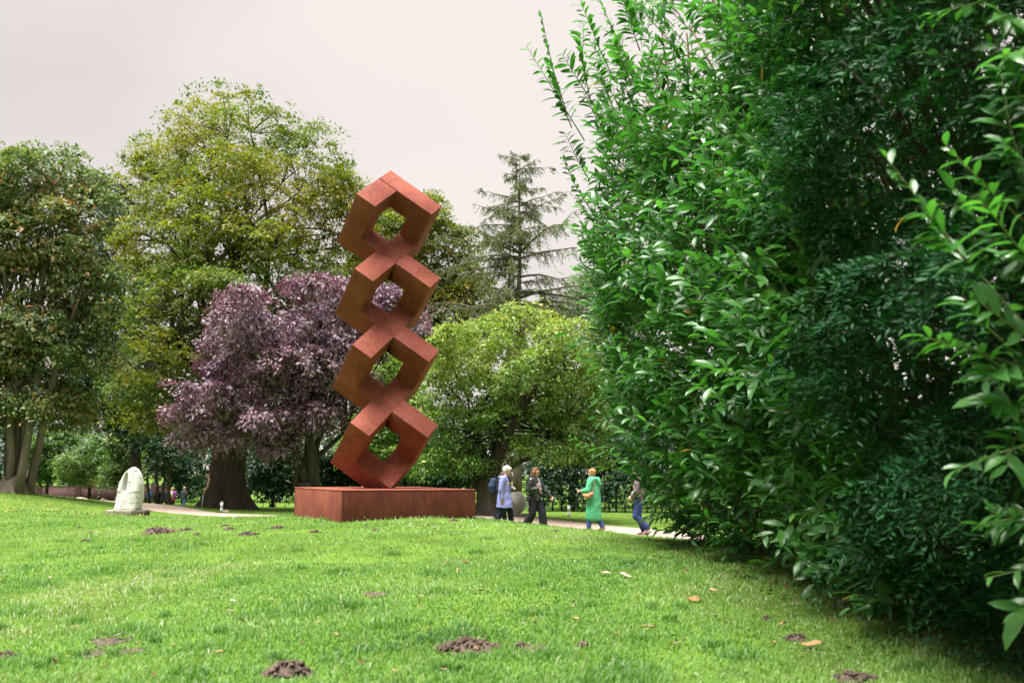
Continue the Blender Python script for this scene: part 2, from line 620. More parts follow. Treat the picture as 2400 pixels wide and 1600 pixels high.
def rand_dir(n, r=rng):
    return norm(r.normal(size=(n, 3)))

def sample_lobes(lobes, n, shell=0.20, inner_keep=0.3, r=rng):
    """points near the skin of a union of ellipsoids; lobes: (centre, radii)"""
    C = np.array([l[0] for l in lobes], float)
    R = np.array([l[1] for l in lobes], float)
    area = (R[:, 0] * R[:, 2] + R[:, 0] * R[:, 1] + R[:, 1] * R[:, 2])
    out, nor = [], []
    tot = 0
    while tot < n:
        m_ = n * 2
        k = r.choice(len(C), m_, p=area / area.sum())
        d = rand_dir(m_, r)
        rad = np.clip(1 - np.abs(r.normal(0, shell, m_)), 0.15, 1.0) + r.normal(0, 0.035, m_)
        wv = d * R[k] * 1.25 + C[k]
        bump_ = 0.13 * np.sin(wv[:, 0] * 2.3 + 1.7 * np.sin(wv[:, 2] * 1.9)) * np.sin(wv[:, 1] * 2.1 + wv[:, 2] * 2.6) + 0.07 * np.sin(wv[:, 0] * 5.1 + wv[:, 2] * 4.3 + wv[:, 1] * 3.0)
        P = C[k] + d * R[k] * (rad * (1 + bump_))[:, None]
        q = np.full(m_, 9.0)
        for j in range(len(C)):
            qq = np.sqrt((((P - C[j]) / R[j]) ** 2).sum(1))
            qq[k == j] = 9
            q = np.minimum(q, qq)
        keep = (q > 0.8) | (r.random(m_) < inner_keep)
        out.append(P[keep])
        nor.append(norm(d[keep] / R[k][keep]))
        tot += keep.sum()
    return np.concatenate(out)[:n], np.concatenate(nor)[:n]

def foliage(P, N, per, size, leaf, flat=0.35, up=0.8, out_=0.5, droop=0.15, aspect=0.5, tint_c=None, tint_var=0.16, r=rng, size_var=0.35):
    """sprays of leaves round the clump centres P"""
    n = len(P)
    nm = norm(np.array([0, 0, 1.0]) * up + N * out_ + r.normal(0, 0.28, (n, 3)))
    a = norm(np.cross(nm, r.normal(size=(n, 3))))
    b = np.cross(nm, a)
    cnt = np.maximum(3, r.normal(per, per * 0.3, n)).astype(int)
    k = np.repeat(np.arange(n), cnt)
    m_ = len(k)
    s = (size * np.exp(r.normal(0, size_var, n)))[k]
    rr_, aa_ = np.sqrt(r.random(m_)) * s * np.exp(r.normal(0, 0.12, m_)), r.uniform(0, 2 * math.pi, m_)
    x, y = rr_ * np.cos(aa_), rr_ * np.sin(aa_)
    h = r.normal(0, flat * 0.5, m_) * s - 0.30 * (x * x + y * y) / np.maximum(s, 1e-3)
    Q = P[k] + a[k] * x[:, None] + b[k] * y[:, None] + nm[k] * h[:, None]
    dr = a[k] * x[:, None] + b[k] * y[:, None]
    dr = norm(norm(dr) * 0.8 + N[k] * 0.5 + r.normal(0, 0.55, (m_, 3)) + np.array([0, 0, -droop]))
    ln = norm(nm[k] + r.normal(0, 0.33, (m_, 3)))
    L = leaf * np.exp(r.normal(0, 0.32, m_))
    V, F = leaf_cards(Q - dr * L[:, None] * 0.5, dr, ln, L, L * aspect)
    tc_ = (r.random(n) if tint_c is None else tint_c)[k]
    t_ = np.clip(tc_ + r.normal(0, tint_var, m_), 0.01, 0.99)
    return V, F, np.repeat(t_, 4)

def curve(p0, p1, n=6, sag=0.0, jit=0.06, start_dir=None, r=rng):
    p0, p1 = np.asarray(p0, float), np.asarray(p1, float)
    d = np.linalg.norm(p1 - p0)
    c = 0.5 * (p0 + p1) + np.array([0, 0, -sag * d])
    if start_dir is not None:
        c = p0 + norm(start_dir) * d * 0.5
    t = np.linspace(0, 1, n)[:, None]
    Q = (1 - t) ** 2 * p0 + 2 * t * (1 - t) * c + t ** 2 * p1
    Q[1:-1] += r.normal(0, jit * d / n, (n - 2, 3))
    return Q

class Wood:
    def __init__(self):
        self.b = MB()
        self.nodes = []          # (point, radius)
    def limb(self, pts, r0, r1, sides=6, power=1.0):
        pts = np.asarray(pts, float)
        t = np.linspace(0, 1, len(pts)) ** power
        rad = r0 + (r1 - r0) * t
        self.b.tube(pts, rad, sides)
        for p_, q in zip(pts, rad):
            self.nodes.append((p_, q))
    def twigs(self, targets, r0=0.03, r1=0.006, n=4, sides=4, sag=-0.1, maxlen=None, low=True):
        NP = np.array([x[0] for x in self.nodes])
        NR = np.array([x[1] for x in self.nodes])
        for q in targets:
            d = np.linalg.norm(NP - q, axis=1)
            cost = d + (0.9 * np.maximum(0, NP[:, 2] - q[2] + 0.3) if low else 0)
            i = int(np.argmin(cost))
            if maxlen and d[i] > maxlen:
                continue
            self.b.tube(curve(NP[i], q, n, sag, 0.12), np.linspace(min(r0, NR[i] * 0.8), r1, n), sides)

def lobes_px(spec, D, depth=None):
    """(px, py, rx, ry) in photograph pixels -> ellipsoids at distance D"""
    s = D / FPX
    o = []
    for sp in spec:
        px, py, rx, ry = sp[:4]
        dd = sp[4] if len(sp) > 4 else rng.uniform(-0.35, 0.35) * rx * s
        c = at(px, py, D + dd)
        ry_ = depth if depth else rx * s * 0.95
        o.append((c, np.array([rx * s, ry_, ry * s])))
    return o

def knobbly(lobes, per=6, lo=0.22, hi=0.42, shrink=0.88, seed=1, down=0.15):
    """break smooth lobes into bunches: small lobes budding from the big ones"""
    r = np.random.default_rng(seed)
    out = [(c, R * shrink) for c, R in lobes]
    for c, R in lobes:
        d = rand_dir(per, r)
        d[:, 2] = d[:, 2] * 0.8 + down
        for k in range(per):
            f = r.uniform(lo, hi)
            q = R * f * np.array([r.uniform(0.9, 1.6), r.uniform(0.9, 1.5), r.uniform(0.6, 1.0)])
            out.append((c + norm(d[k]) * R * r.uniform(0.75, 1.0), q))
    return out

def limbs_to(w, tops, starts, r0, r1, sides=6, n=7):
    for q in tops:
        p0, sd = starts[rng.integers(len(starts))]
        w.limb(curve(p0, q, n, 0, 0.10, sd), r0 * rng.uniform(0.6, 1.0), r1, sides)

def flared_trunk(w, base, top, r_base, r_top, flare=1.7, roots=6, n=12, sides=22, lean=0.0, seed=1):
    """trunk with buttress roots and uneven outline"""
    rr = np.random.default_rng(seed)
    base, top = np.asarray(base, float), np.asarray(top, float)
    rings = []
    ph = rr.uniform(0, 6.28)
    a = np.arange(sides) * 2 * math.pi / sides
    for i in range(n):
        t = (i / (n - 1)) ** 1.5
        c = base + (top - base) * t
        fl = math.exp(-t * 9.0)
        rad = (r_base + (r_top - r_base) * t) * (1 + (flare - 1) * fl * (0.75 + 0.55 * np.cos(a * roots + ph + t)))
        rad = rad * (1 + 0.07 * np.cos(a * 3 + ph * 2 + 3 * t) + 0.04 * np.cos(a * 7 + 5 * t))
        rings.append(np.c_[c[0] + np.cos(a) * rad, c[1] + np.sin(a) * rad, np.full(sides, c[2]) - 0.25 * fl * fl])
        if i % 3 == 0 or i == n - 1:
            w.nodes.append((c, r_top))
    w.b.loft(rings)

def finish_tree(root, w, V, F, tint, leafmat, bark, wood_name='trunk', crown='crown', smooth=True):
    w.b.obj(wood_name, bark, root, smooth)
    c = part(crown, V, F, leafmat, root, False, tint)
    return c

# leaf colours (per-leaf, dull to fresh)
M_BEECH = leaf_mat('beech_leaf', [(0.0, (0.028, 0.078, 0.017)), (0.35, (0.066, 0.139, 0.024)), (0.62, (0.151, 0.198, 0.028)),
                                  (0.85, (0.270, 0.247, 0.030)), (1.0, (0.328, 0.162, 0.030))], 0.40, 0.5)
M_MAPLE = leaf_mat('katsura_leaf', [(0.0, (0.060, 0.122, 0.052)), (0.4, (0.134, 0.208, 0.079)), (0.7, (0.261, 0.251, 0.094)), (0.9, (0.359, 0.186, 0.086)), (1.0, (0.389, 0.122, 0.065))], 0.33, 0.5)
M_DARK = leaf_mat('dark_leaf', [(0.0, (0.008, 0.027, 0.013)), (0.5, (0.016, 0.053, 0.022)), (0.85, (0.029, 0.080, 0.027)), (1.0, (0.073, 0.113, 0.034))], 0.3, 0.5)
M_FRESH = leaf_mat('fresh_leaf', [(0.0, (0.036, 0.090, 0.026)), (0.5, (0.078, 0.162, 0.048)), (0.85, (0.162, 0.210, 0.062)), (1.0, (0.264, 0.216, 0.054))], 0.38, 0.5)
M_PLUM = leaf_mat('purple_leaf', [(0.0, (0.070, 0.040, 0.061)), (0.45, (0.175, 0.119, 0.159)), (0.8, (0.303, 0.227, 0.274)), (1.0, (0.281, 0.113, 0.144))],
                  0.18, 0.5, 0.35, (1.3, 0.5, 0.7))
M_APPLE = leaf_mat('apple_leaf', [(0.0, (0.055, 0.133, 0.031)), (0.4, (0.140, 0.247, 0.048)), (0.75, (0.289, 0.363, 0.085)), (1.0, (0.436, 0.389, 0.118))], 0.38, 0.45)
M_NEEDLE = leaf_mat('larch_needle', [(0.0, (0.040, 0.074, 0.020)), (0.5, (0.084, 0.131, 0.031)), (1.0, (0.166, 0.184, 0.039))], 0.25, 0.6)

# ------------------------------------------------------------------ the great beech behind the purple tree
def beech():
    D = 43
    base = hit(530, 1188)
    base[1] = max(base[1], 40)
    base = np.array([at(530, 1188, D)[0], D, gz(at(530, 1188, D)[0], D)])
    root = empty('beech_tree', base, 'broad domed beech with yellowing leaves and a thick flared grey trunk', 'tree')
    lb = lobes_px([(545, 330, 165, 125), (430, 430, 150, 130), (670, 430, 160, 140), (560, 500, 210, 160), (370, 560, 110, 120),
                   (750, 590, 140, 130), (560, 690, 230, 140), (410, 760, 140, 110), (825, 560, 75, 110), (350, 880, 110, 90),
                   (560, 860, 210, 110), (720, 820, 170, 120), (450, 960, 150, 70), (640, 980, 150, 60)], D)
    lb0 = lb
    lb = knobbly(lb, 5, 0.16, 0.30, 0.95, 7, 0.25)
    w = Wood()
    fork = at(545, 980, D)
    flared_trunk(w, base, fork, 0.80, 0.62, 1.75, 7, 14, 26, seed=3)
    mains = []
    for px, py, dd in [(470, 700, -2), (545, 620, 0.5), (620, 690, 1), (430, 840, -3), (690, 800, -2.5), (560, 560, 2.5), (500, 760, 3)]:
        q = at(px, py, D + dd)
        w.limb(curve(fork + np.array([rng.normal(0, .2), rng.normal(0, .2), -0.2]), q, 7, 0, 0.05, (0.25 * (q[0] - fork[0]), 0.2 * (q[1] - fork[1]), q[2] - fork[2])), 0.36, 0.16, 9)
        mains.append((q, (0.5 * (q[0] - fork[0]), 0.5 * (q[1] - fork[1]), 1.0 * (q[2] - fork[2]))))
    limbs_to(w, [l[0] + rng.normal(0, 0.5, 3) for l in lb0 for _ in range(3)], mains, 0.15, 0.03, 6)
    P, N = sample_lobes(lb, 2600, 0.22, 0.22)
    w.twigs(P[rng.choice(len(P), 800, False)], 0.05, 0.008, 4, 4)
    # upper and outer sprays have turned yellow, some boughs more than others
    px, py, _ = project(P)
    bough = 0.5 + 0.5 * fbm2(P[:, 0] * 1.0, P[:, 2] * 1.2, 21, 3, 0.9)
    tint = 0.36 + 0.34 * bough + np.where(py < 620, 0.12, 0.0) + rng.normal(0, 0.05, len(P))
    V, F, T_ = foliage(P, N, 62, 0.53, 0.12, 0.24, 0.9, 0.4, 0.2, 0.52, np.clip(tint + 0.04, 0, 0.80), 0.09)
    # a few golden low boughs reaching to the left and in front of the fork
    gl = lobes_px([(355, 790, 90, 32, -3.5), (400, 830, 75, 28, -4), (310, 880, 60, 24, -4), (600, 545, 90, 40, -4.2), (470, 540, 110, 26, -4.2),
                   (330, 730, 60, 24, -3), (420, 690, 70, 24, -3.8)], D)
    P2, N2 = sample_lobes(gl, 120, 0.3, 0.6)
    V2, F2, T2 = foliage(P2, N2, 44, 0.50, 0.14, 0.2, 0.9, 0.3, 0.2, 0.52, np.clip(rng.normal(0.70, 0.05, len(P2)), 0, 1), 0.08)
    w.twigs(P2[::2], 0.05, 0.008, 4, 4)
    # thin sprigs breaking the outline against the sky
    Ps, Ns = [], []
    for l in lb0[:9]:
        d = rand_dir(60)
        d[:, 2] = np.abs(d[:, 2])
        q = l[0] + d * l[1] * rng.uniform(1.0, 1.10, (60, 1))
        ok = np.all([np.sqrt((((q - o[0]) / o[1]) ** 2).sum(1)) > 0.98 for o in lb], axis=0)
        Ps.append(q[ok]); Ns.append(d[ok])
    Ps, Ns = np.concatenate(Ps), np.concatenate(Ns)
    V3, F3, T3 = foliage(Ps, Ns, 16, 0.34, 0.13, 0.5, 0.2, 0.9, 0.0, 0.5, np.clip(rng.normal(0.5, 0.12, len(Ps)), 0, 1), 0.1)
    V = np.concatenate([V, V2, V3]); F = np.concatenate([F, F2 + len(T_), F3 + len(T_) + len(T2)]); T_ = np.concatenate([T_, T2, T3])
    finish_tree(root, w, V, F, T_, M_BEECH, M_BARK)
beech()

# ------------------------------------------------------------------ many-stemmed tree at the left edge
def stem_tree():
    D = 35
    x0 = at(32, 1150, D)[0]
    base = np.array([x0, D, gz(x0, D)])
    root = empty('many_stemmed_tree', base, 'tall many-stemmed tree with reddish tinged leaves at the left edge', 'tree')
    w = Wood()
    stems = []
    for k, (dx, top_px, top_py, dd) in enumerate([(-0.42, -60, 520, 1), (-0.25, 5, 500, -1), (-0.05, 60, 470, 0.6), (0.12, 125, 480, -1.0),
                                                 (0.28, 175, 520, 0.5), (0.42, 205, 640, -0.6), (0.0, 95, 540, 2), (-0.5, -120, 640, -1)]):
        p0 = base + np.array([dx * 1.25, rng.uniform(-0.42, -0.1) if k % 2 == 0 else rng.uniform(-0.1, 0.35), -0.1])
        q = at(top_px, top_py, D + dd)
        w.limb(curve(p0, q, 10, 0, 0.03, (dx * 0.75, 0, 3.0)), 0.165, 0.035, 10, 0.9)
        stems.append((q, (0, 0, 1)))
    flared_trunk(w, base - np.array([0, 0, 0.1]), base + np.array([0, 0, 0.55]), 0.66, 0.34, 1.2, 9, 8, 24, seed=8)
    lb = lobes_px([(105, 410, 140, 95), (-40, 440, 120, 110), (200, 500, 75, 90), (60, 560, 170, 90), (165, 640, 100, 80), (-60, 640, 110, 90),
                   (90, 760, 130, 70), (-50, 800, 110, 80), (215, 820, 95, 55), (60, 900, 120, 65), (-60, 950, 100, 60), (140, 960, 90, 60), (215, 740, 70, 50)], D)
    lb0 = lb
    lb = knobbly(lb, 5, 0.25, 0.42, 0.85, 8, 0.1)
    limbs_to(w, [l[0] + rng.normal(0, 0.6, 3) for l in lb0 for _ in range(2)], [(x[0], (0.2, 0, 1)) for x in w.nodes if x[0][2] > base[2] + 2.5], 0.07, 0.02, 5)
    P, N = sample_lobes(lb, 1600, 0.28, 0.30)
    w.twigs(P[rng.choice(len(P), 500, False)], 0.035, 0.006, 4, 4)
    tint = 0.30 + 0.30 * (0.5 + 0.5 * fbm2(P[:, 0], P[:, 2], 5, 3, 1.1)) + rng.normal(0, 0.08, len(P))
    V, F, T_ = foliage(P, N, 44, 0.46, 0.135, 0.35, 0.6, 0.5, 0.4, 0.6, np.clip(tint, 0, 1), 0.20)
    finish_tree(root, w, V, F, T_, M_MAPLE, M_BARK_PALE, 'stems')
stem_tree()

def simple_tree(name, label, D, base_px, spec, nclump, per, size, leaf, mat, bark=M_BARK, trunk=(0.22, 0.12), flat=0.35, tint=(0.45, 0.18),
                fork_py=None, shell=0.25, up=0.7, twigs=0.4, group=None, cat='tree', aspect=0.5, droop=0.2, depth=None, lean=0, flare=1.4, inner=0.3):
    x0 = at(base_px, 1150, D)[0]
    base = np.array([x0, D, gz(x0, D)])
    root = empty(name, base, label, cat, group)
    lb0 = lobes_px(spec, D, depth)
    lb = knobbly(lb0, 5, 0.25, 0.42, 0.86, int(D))
    w = Wood()
    cz = min(l[0][2] - 0.2 * l[1][2] for l in lb0)
    cen = np.mean([l[0] for l in lb0], axis=0)
    fork = np.array([x0 + 0.3 * (cen[0] - x0) + lean, D, max(base[2] + 0.5, cz - 0.3)]) if fork_py is None else at(base_px, fork_py, D)
    if fork[2] < base[2] + 0.3:
        fork[2] = base[2] + 0.3
    flared_trunk(w, base, fork, trunk[0], trunk[1], flare, 6, 8, 14, seed=int(abs(base_px)) + int(D))
    limbs_to(w, [l[0] + rng.normal(0, 0.25, 3) * l[1] for l in lb0 for _ in range(2)], [(fork, (rng.normal(0, .3), rng.normal(0, .3), 1.0)) for _ in range(6)], trunk[1] * 0.6, 0.02, 6)
    P, N = sample_lobes(lb, nclump, shell, inner)
    P[:, 2] = np.maximum(P[:, 2], ground_z(P[:, 0], P[:, 1]) + 0.15)
    w.twigs(P[rng.choice(len(P), int(nclump * twigs), False)], 0.03, 0.006, 4, 4)
    tc_ = tint[0] + tint[1] * fbm2(P[:, 0] * 1.1 + P[:, 1] * 0.6, P[:, 2] * 1.2, int(abs(base_px)) + 1, 3, 1.2) + rng.normal(0, 0.07, len(P))
    V, F, T_ = foliage(P, N, per, size, leaf, flat, up, 0.5, droop, aspect, np.clip(tc_, 0, 1), 0.13)
    finish_tree(root, w, V, F, T_, mat, bark)
    return root

# purple-leaved plum in front of the beech
def plum():
    D = 24.5
    x0 = at(722, 1150, D)[0]
    base = np.array([x0, D, gz(x0, D)])
    root = empty('purple_plum_tree', base, 'spreading purple-leaved plum tree behind the plinth', 'tree')
    lb = lobes_px([(640, 770, 150, 95), (800, 750, 160, 85), (560, 840, 100, 85), (720, 850, 160, 90), (490, 950, 95, 62), (620, 950, 130, 75),
                   (440, 1000, 58, 48), (800, 860, 110, 90), (930, 735, 80, 66), (885, 720, 70, 60), (880, 800, 60, 60), (570, 1030, 75, 34), (500, 1020, 60, 30), (650, 1040, 60, 38), (760, 950, 80, 60), (850, 930, 60, 60)], D)
    lb0 = lb
    lb = knobbly(lb, 6, 0.25, 0.45, 0.82, 5)
    w = Wood()
    fork = at(718, 1130, D)
    flared_trunk(w, base, fork, 0.24, 0.20, 1.4, 5, 7, 14, seed=4)
    mains = []
    for px, py, r_ in [(655, 1000, 0.10), (715, 985, 0.13), (760, 1000, 0.085), (690, 960, 0.08), (735, 940, 0.09), (800, 1020, 0.07)]:
        q = at(px, py, D + rng.uniform(-0.6, 0.6))
        w.limb(curve(fork + np.array([rng.normal(0, .08), 0, -0.15]), q, 6, 0, 0.04, (0.3 * (q[0] - fork[0]), 0, q[2] - fork[2])), r_ * 1.25, r_ * 0.7, 8)
        mains.append((q, (0.6 * (q[0] - fork[0]), 0, 1)))
    limbs_to(w, [l[0] + rng.normal(0, 0.3, 3) * l[1] for l in lb0 for _ in range(2)], mains, 0.055, 0.015, 5)
    P, N = sample_lobes(lb, 1050, 0.24, 0.3)
    w.twigs(P[rng.choice(len(P), 450, False)], 0.025, 0.005, 4, 4)
    tint = 0.48 + 0.12 * fbm2(P[:, 0], P[:, 2], 31, 3, 1.5) + rng.normal(0, 0.08, len(P))
    V, F, T_ = foliage(P, N, 50, 0.25, 0.095, 0.5, 0.6, 0.6, 0.45, 0.48, np.clip(tint, 0, 1), 0.19)
    # upright young shoots along the top
    d = rand_dir(260); d[:, 2] = np.abs(d[:, 2]) + 0.25; d = norm(d)
    k = rng.choice(len(lb), 260)
    Q = np.array([lb[i][0] for i in k]) + d * np.array([lb[i][1] for i in k]) * rng.uniform(0.98, 1.12, (260, 1))
    ok = np.all([np.sqrt((((Q - o[0]) / o[1]) ** 2).sum(1)) > 0.96 for o in lb], axis=0)
    V2, F2, T2 = foliage(Q[ok], d[ok], 18, 0.17, 0.10, 0.9, 0.2, 0.9, -0.1, 0.45, np.clip(rng.normal(0.6, 0.1, ok.sum()), 0, 1), 0.15)
    V, F, T_ = np.concatenate([V, V2]), np.concatenate([F, F2 + len(T_)]), np.concatenate([T_, T2])
    finish_tree(root, w, V, F, T_, M_PLUM, M_BARK)
plum()

# old apple tree behind the walkers
def apple():
    D = 31
    x0 = at(1140, 1195, D)[0]
    base = np.array([x0, D, gz(x0, D)])
    root = empty('apple_tree', base, 'old apple tree with yellow-green crown and leaning dark trunk behind the walkers', 'tree')
    lb = lobes_px([(1185, 795, 150, 78), (1075, 830, 105, 80), (1300, 830, 115, 88), (1180, 880, 170, 85), (1345, 920, 75, 90), (1050, 920, 85, 70),
                   (1260, 940, 120, 60), (1345, 1000, 65, 60), (1080, 1010, 100, 70), (1000, 1030, 62, 62), (1130, 960, 80, 50), (1050, 1075, 80, 42), (1310, 1060, 60, 30), (1400, 900, 55, 60), (1395, 990, 45, 45), (1230, 740, 70, 35), (1010, 860, 60, 45), (1240, 1045, 70, 32), (1385, 1060, 50, 36), (1100, 1088, 60, 32), (1175, 1085, 40, 20), (1420, 830, 50, 50)], D)
    lb0 = lb
    lb = knobbly(lb, 6, 0.25, 0.45, 0.82, 6)
    w = Wood()
    fork = at(1150, 1120, D)
    flared_trunk(w, base, fork, 0.40, 0.33, 1.35, 5, 9, 18, seed=9)
    mains = []
    for px, py, dd, r_ in [(1212, 975, -0.6, 0.20), (1175, 1010, 0.5, 0.13), (1098, 1100, 0.4, 0.15), (1285, 1065, 0.8, 0.08), (1120, 1040, 0.6, 0.12)]:
        q = at(px, py, D + dd)
        st = fork + np.array([rng.normal(0, .05), 0, -0.2])
        if px == 1098:
            st = base + np.array([0.0, 0, 0.2])
        w.limb(curve(st, q, 8, 0, 0.05, (0.45 * (q[0] - st[0]), 0, 0.9 * (q[2] - st[2]) + .1)), r_ * 1.2, r_ * 0.75, 9)
        mains.append((q, (0.5 * (q[0] - fork[0]), 0, 1)))
    limbs_to(w, [l[0] + rng.normal(0, 0.3, 3) * l[1] for l in lb0 for _ in range(2)], mains, 0.085, 0.018, 6)
    P, N = sample_lobes(lb, 1250, 0.26, 0.25)
    w.twigs(P[rng.choice(len(P), 420, False)], 0.03, 0.005, 4, 4)
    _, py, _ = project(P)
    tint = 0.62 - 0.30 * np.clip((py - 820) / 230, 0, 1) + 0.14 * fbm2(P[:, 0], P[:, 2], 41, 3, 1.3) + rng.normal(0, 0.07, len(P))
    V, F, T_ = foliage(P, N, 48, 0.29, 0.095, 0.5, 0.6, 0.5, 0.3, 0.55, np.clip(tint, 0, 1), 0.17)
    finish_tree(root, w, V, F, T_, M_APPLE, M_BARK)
apple()

# background trees
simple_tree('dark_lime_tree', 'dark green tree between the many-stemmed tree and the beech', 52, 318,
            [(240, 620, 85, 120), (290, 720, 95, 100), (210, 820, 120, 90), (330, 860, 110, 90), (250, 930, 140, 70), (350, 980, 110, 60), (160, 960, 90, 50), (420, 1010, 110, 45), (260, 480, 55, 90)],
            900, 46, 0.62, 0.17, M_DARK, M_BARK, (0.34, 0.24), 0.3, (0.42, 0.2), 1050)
simple_tree('hornbeam_tree', 'golden green tree right behind the sculpture top', 52, 960,
            [(960, 560, 110, 110), (1030, 600, 80, 90), (900, 620, 100, 120), (1060, 700, 90, 80), (960, 740, 130, 100), (1110, 760, 60, 55), (880, 760, 100, 100), (985, 500, 55, 55), (905, 505, 75, 65), (870, 560, 60, 60), (1045, 560, 52, 62), (1085, 640, 58, 60), (1110, 690, 50, 45), (1010, 830, 80, 70), (900, 880, 90, 80)],
            1500, 48, 0.52, 0.15, M_BEECH, M_BARK, (0.35, 0.2), 0.2, (0.64, 0.13), 900, up=1.0)
simple_tree('ash_tree', 'light green tree seen between the larch and the laurel', 55, 1400,
            [(1385, 700, 85, 60), (1440, 780, 90, 90), (1340, 770, 80, 60), (1420, 900, 100, 80), (1500, 700, 100, 110), (1360, 930, 90, 70), (1480, 880, 110, 90)],
            900, 40, 0.55, 0.16, M_FRESH, M_BARK, (0.28, 0.16), 0.4, (0.55, 0.2), 1030)
simple_tree('wayside_tree', 'mid green leafy tree over the clipped hedge by the bollard', 41, 1345,
            [(1300, 1010, 80, 40), (1380, 1000, 90, 55), (1450, 1040, 90, 50), (1250, 1040, 60, 30), (1340, 1060, 90, 30), (1520, 980, 100, 70)],
            420, 46, 0.42, 0.13, M_FRESH, M_BARK, (0.2, 0.12), 0.45, (0.32, 0.15), 1090)
simple_tree('hazel_tree', 'fresh green bushy tree seen through the lower sculpture rings', 33, 905,
            [(905, 880, 60, 60), (890, 1000, 75, 65), (955, 960, 50, 75), (930, 1070, 70, 40), (850, 1060, 50, 40)],
            420, 46, 0.34, 0.11, M_APPLE, M_BARK, (0.16, 0.1), 0.5, (0.38, 0.12), 1110)
# shrubs by the brick wall
for spec, lab, bp, D_ in [([(195, 1075, 60, 40), (230, 1050, 48, 35), (250, 1095, 62, 38), (175, 1110, 50, 28)], 'rounded yellow-green shrub in front of the brick wall', 210, 62),
                          ([(110, 1050, 48, 42), (100, 1095, 45, 40), (145, 1030, 42, 30)], 'blue-green shrub beside the pale sail-shaped stone', 110, 64),
                          ([(290, 1080, 34, 40), (285, 1045, 30, 26), (268, 1110, 26, 22)], 'yellowing shrub behind the top of the white carved stone', 290, 59)]:
    simple_tree('shrub', lab, D_, bp, spec, 240, 42, 0.42, 0.17, M_FRESH, M_BARK, (0.12, 0.07), 0.5, (0.6, 0.2), None, cat='shrub', flare=1.1)
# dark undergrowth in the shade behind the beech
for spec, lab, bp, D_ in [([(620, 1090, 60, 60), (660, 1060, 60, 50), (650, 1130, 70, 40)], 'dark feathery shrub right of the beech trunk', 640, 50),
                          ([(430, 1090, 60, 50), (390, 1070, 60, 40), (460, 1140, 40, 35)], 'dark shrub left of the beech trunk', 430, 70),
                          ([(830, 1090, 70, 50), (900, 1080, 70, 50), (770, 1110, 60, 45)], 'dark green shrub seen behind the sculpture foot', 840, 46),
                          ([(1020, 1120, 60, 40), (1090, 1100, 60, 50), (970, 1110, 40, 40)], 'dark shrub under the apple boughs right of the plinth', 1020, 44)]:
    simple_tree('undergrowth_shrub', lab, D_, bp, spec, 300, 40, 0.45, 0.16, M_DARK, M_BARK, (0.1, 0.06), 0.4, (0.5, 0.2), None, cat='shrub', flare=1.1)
# slim bare stems under the trees
for i, (px, h_, lean) in enumerate([(352, 120, -10), (366, 150, 6), (378, 120, 12), (400, 140, -8)]):
    p0 = hit(px, 1184)
    p0 = at(px, 1180, 63); p0[2] = gz(p0[0], p0[1])
    q = at(px + lean, 1180 - h_, 63)
    w = Wood()
    root = empty('sapling_tree', p0, ['leftmost slim dark sapling behind the white carved stone', 'second slim dark sapling behind the white carved stone',
                                      'third slim sapling right of the white carved stone', 'slim sapling nearest the strolling visitors'][i], 'tree', 'slim saplings under the trees')
    w.limb(curve(p0 - np.array([0, 0, .1]), q, 7, 0, 0.06), 0.11, 0.05, 7)
    P = q + rng.normal(0, 0.7, (26, 3)) * np.array([1.2, 1, 0.5])
    w.twigs(P, 0.03, 0.006)
    V, F, T_ = foliage(P, norm(P - q), 34, 0.45, 0.16, 0.3, 0.9, 0.2, 0.2, 0.5, np.clip(rng.normal(0.55, 0.15, len(P)), 0, 1), 0.12)
    finish_tree(root, w, V, F, T_, M_DARK, M_BARK)

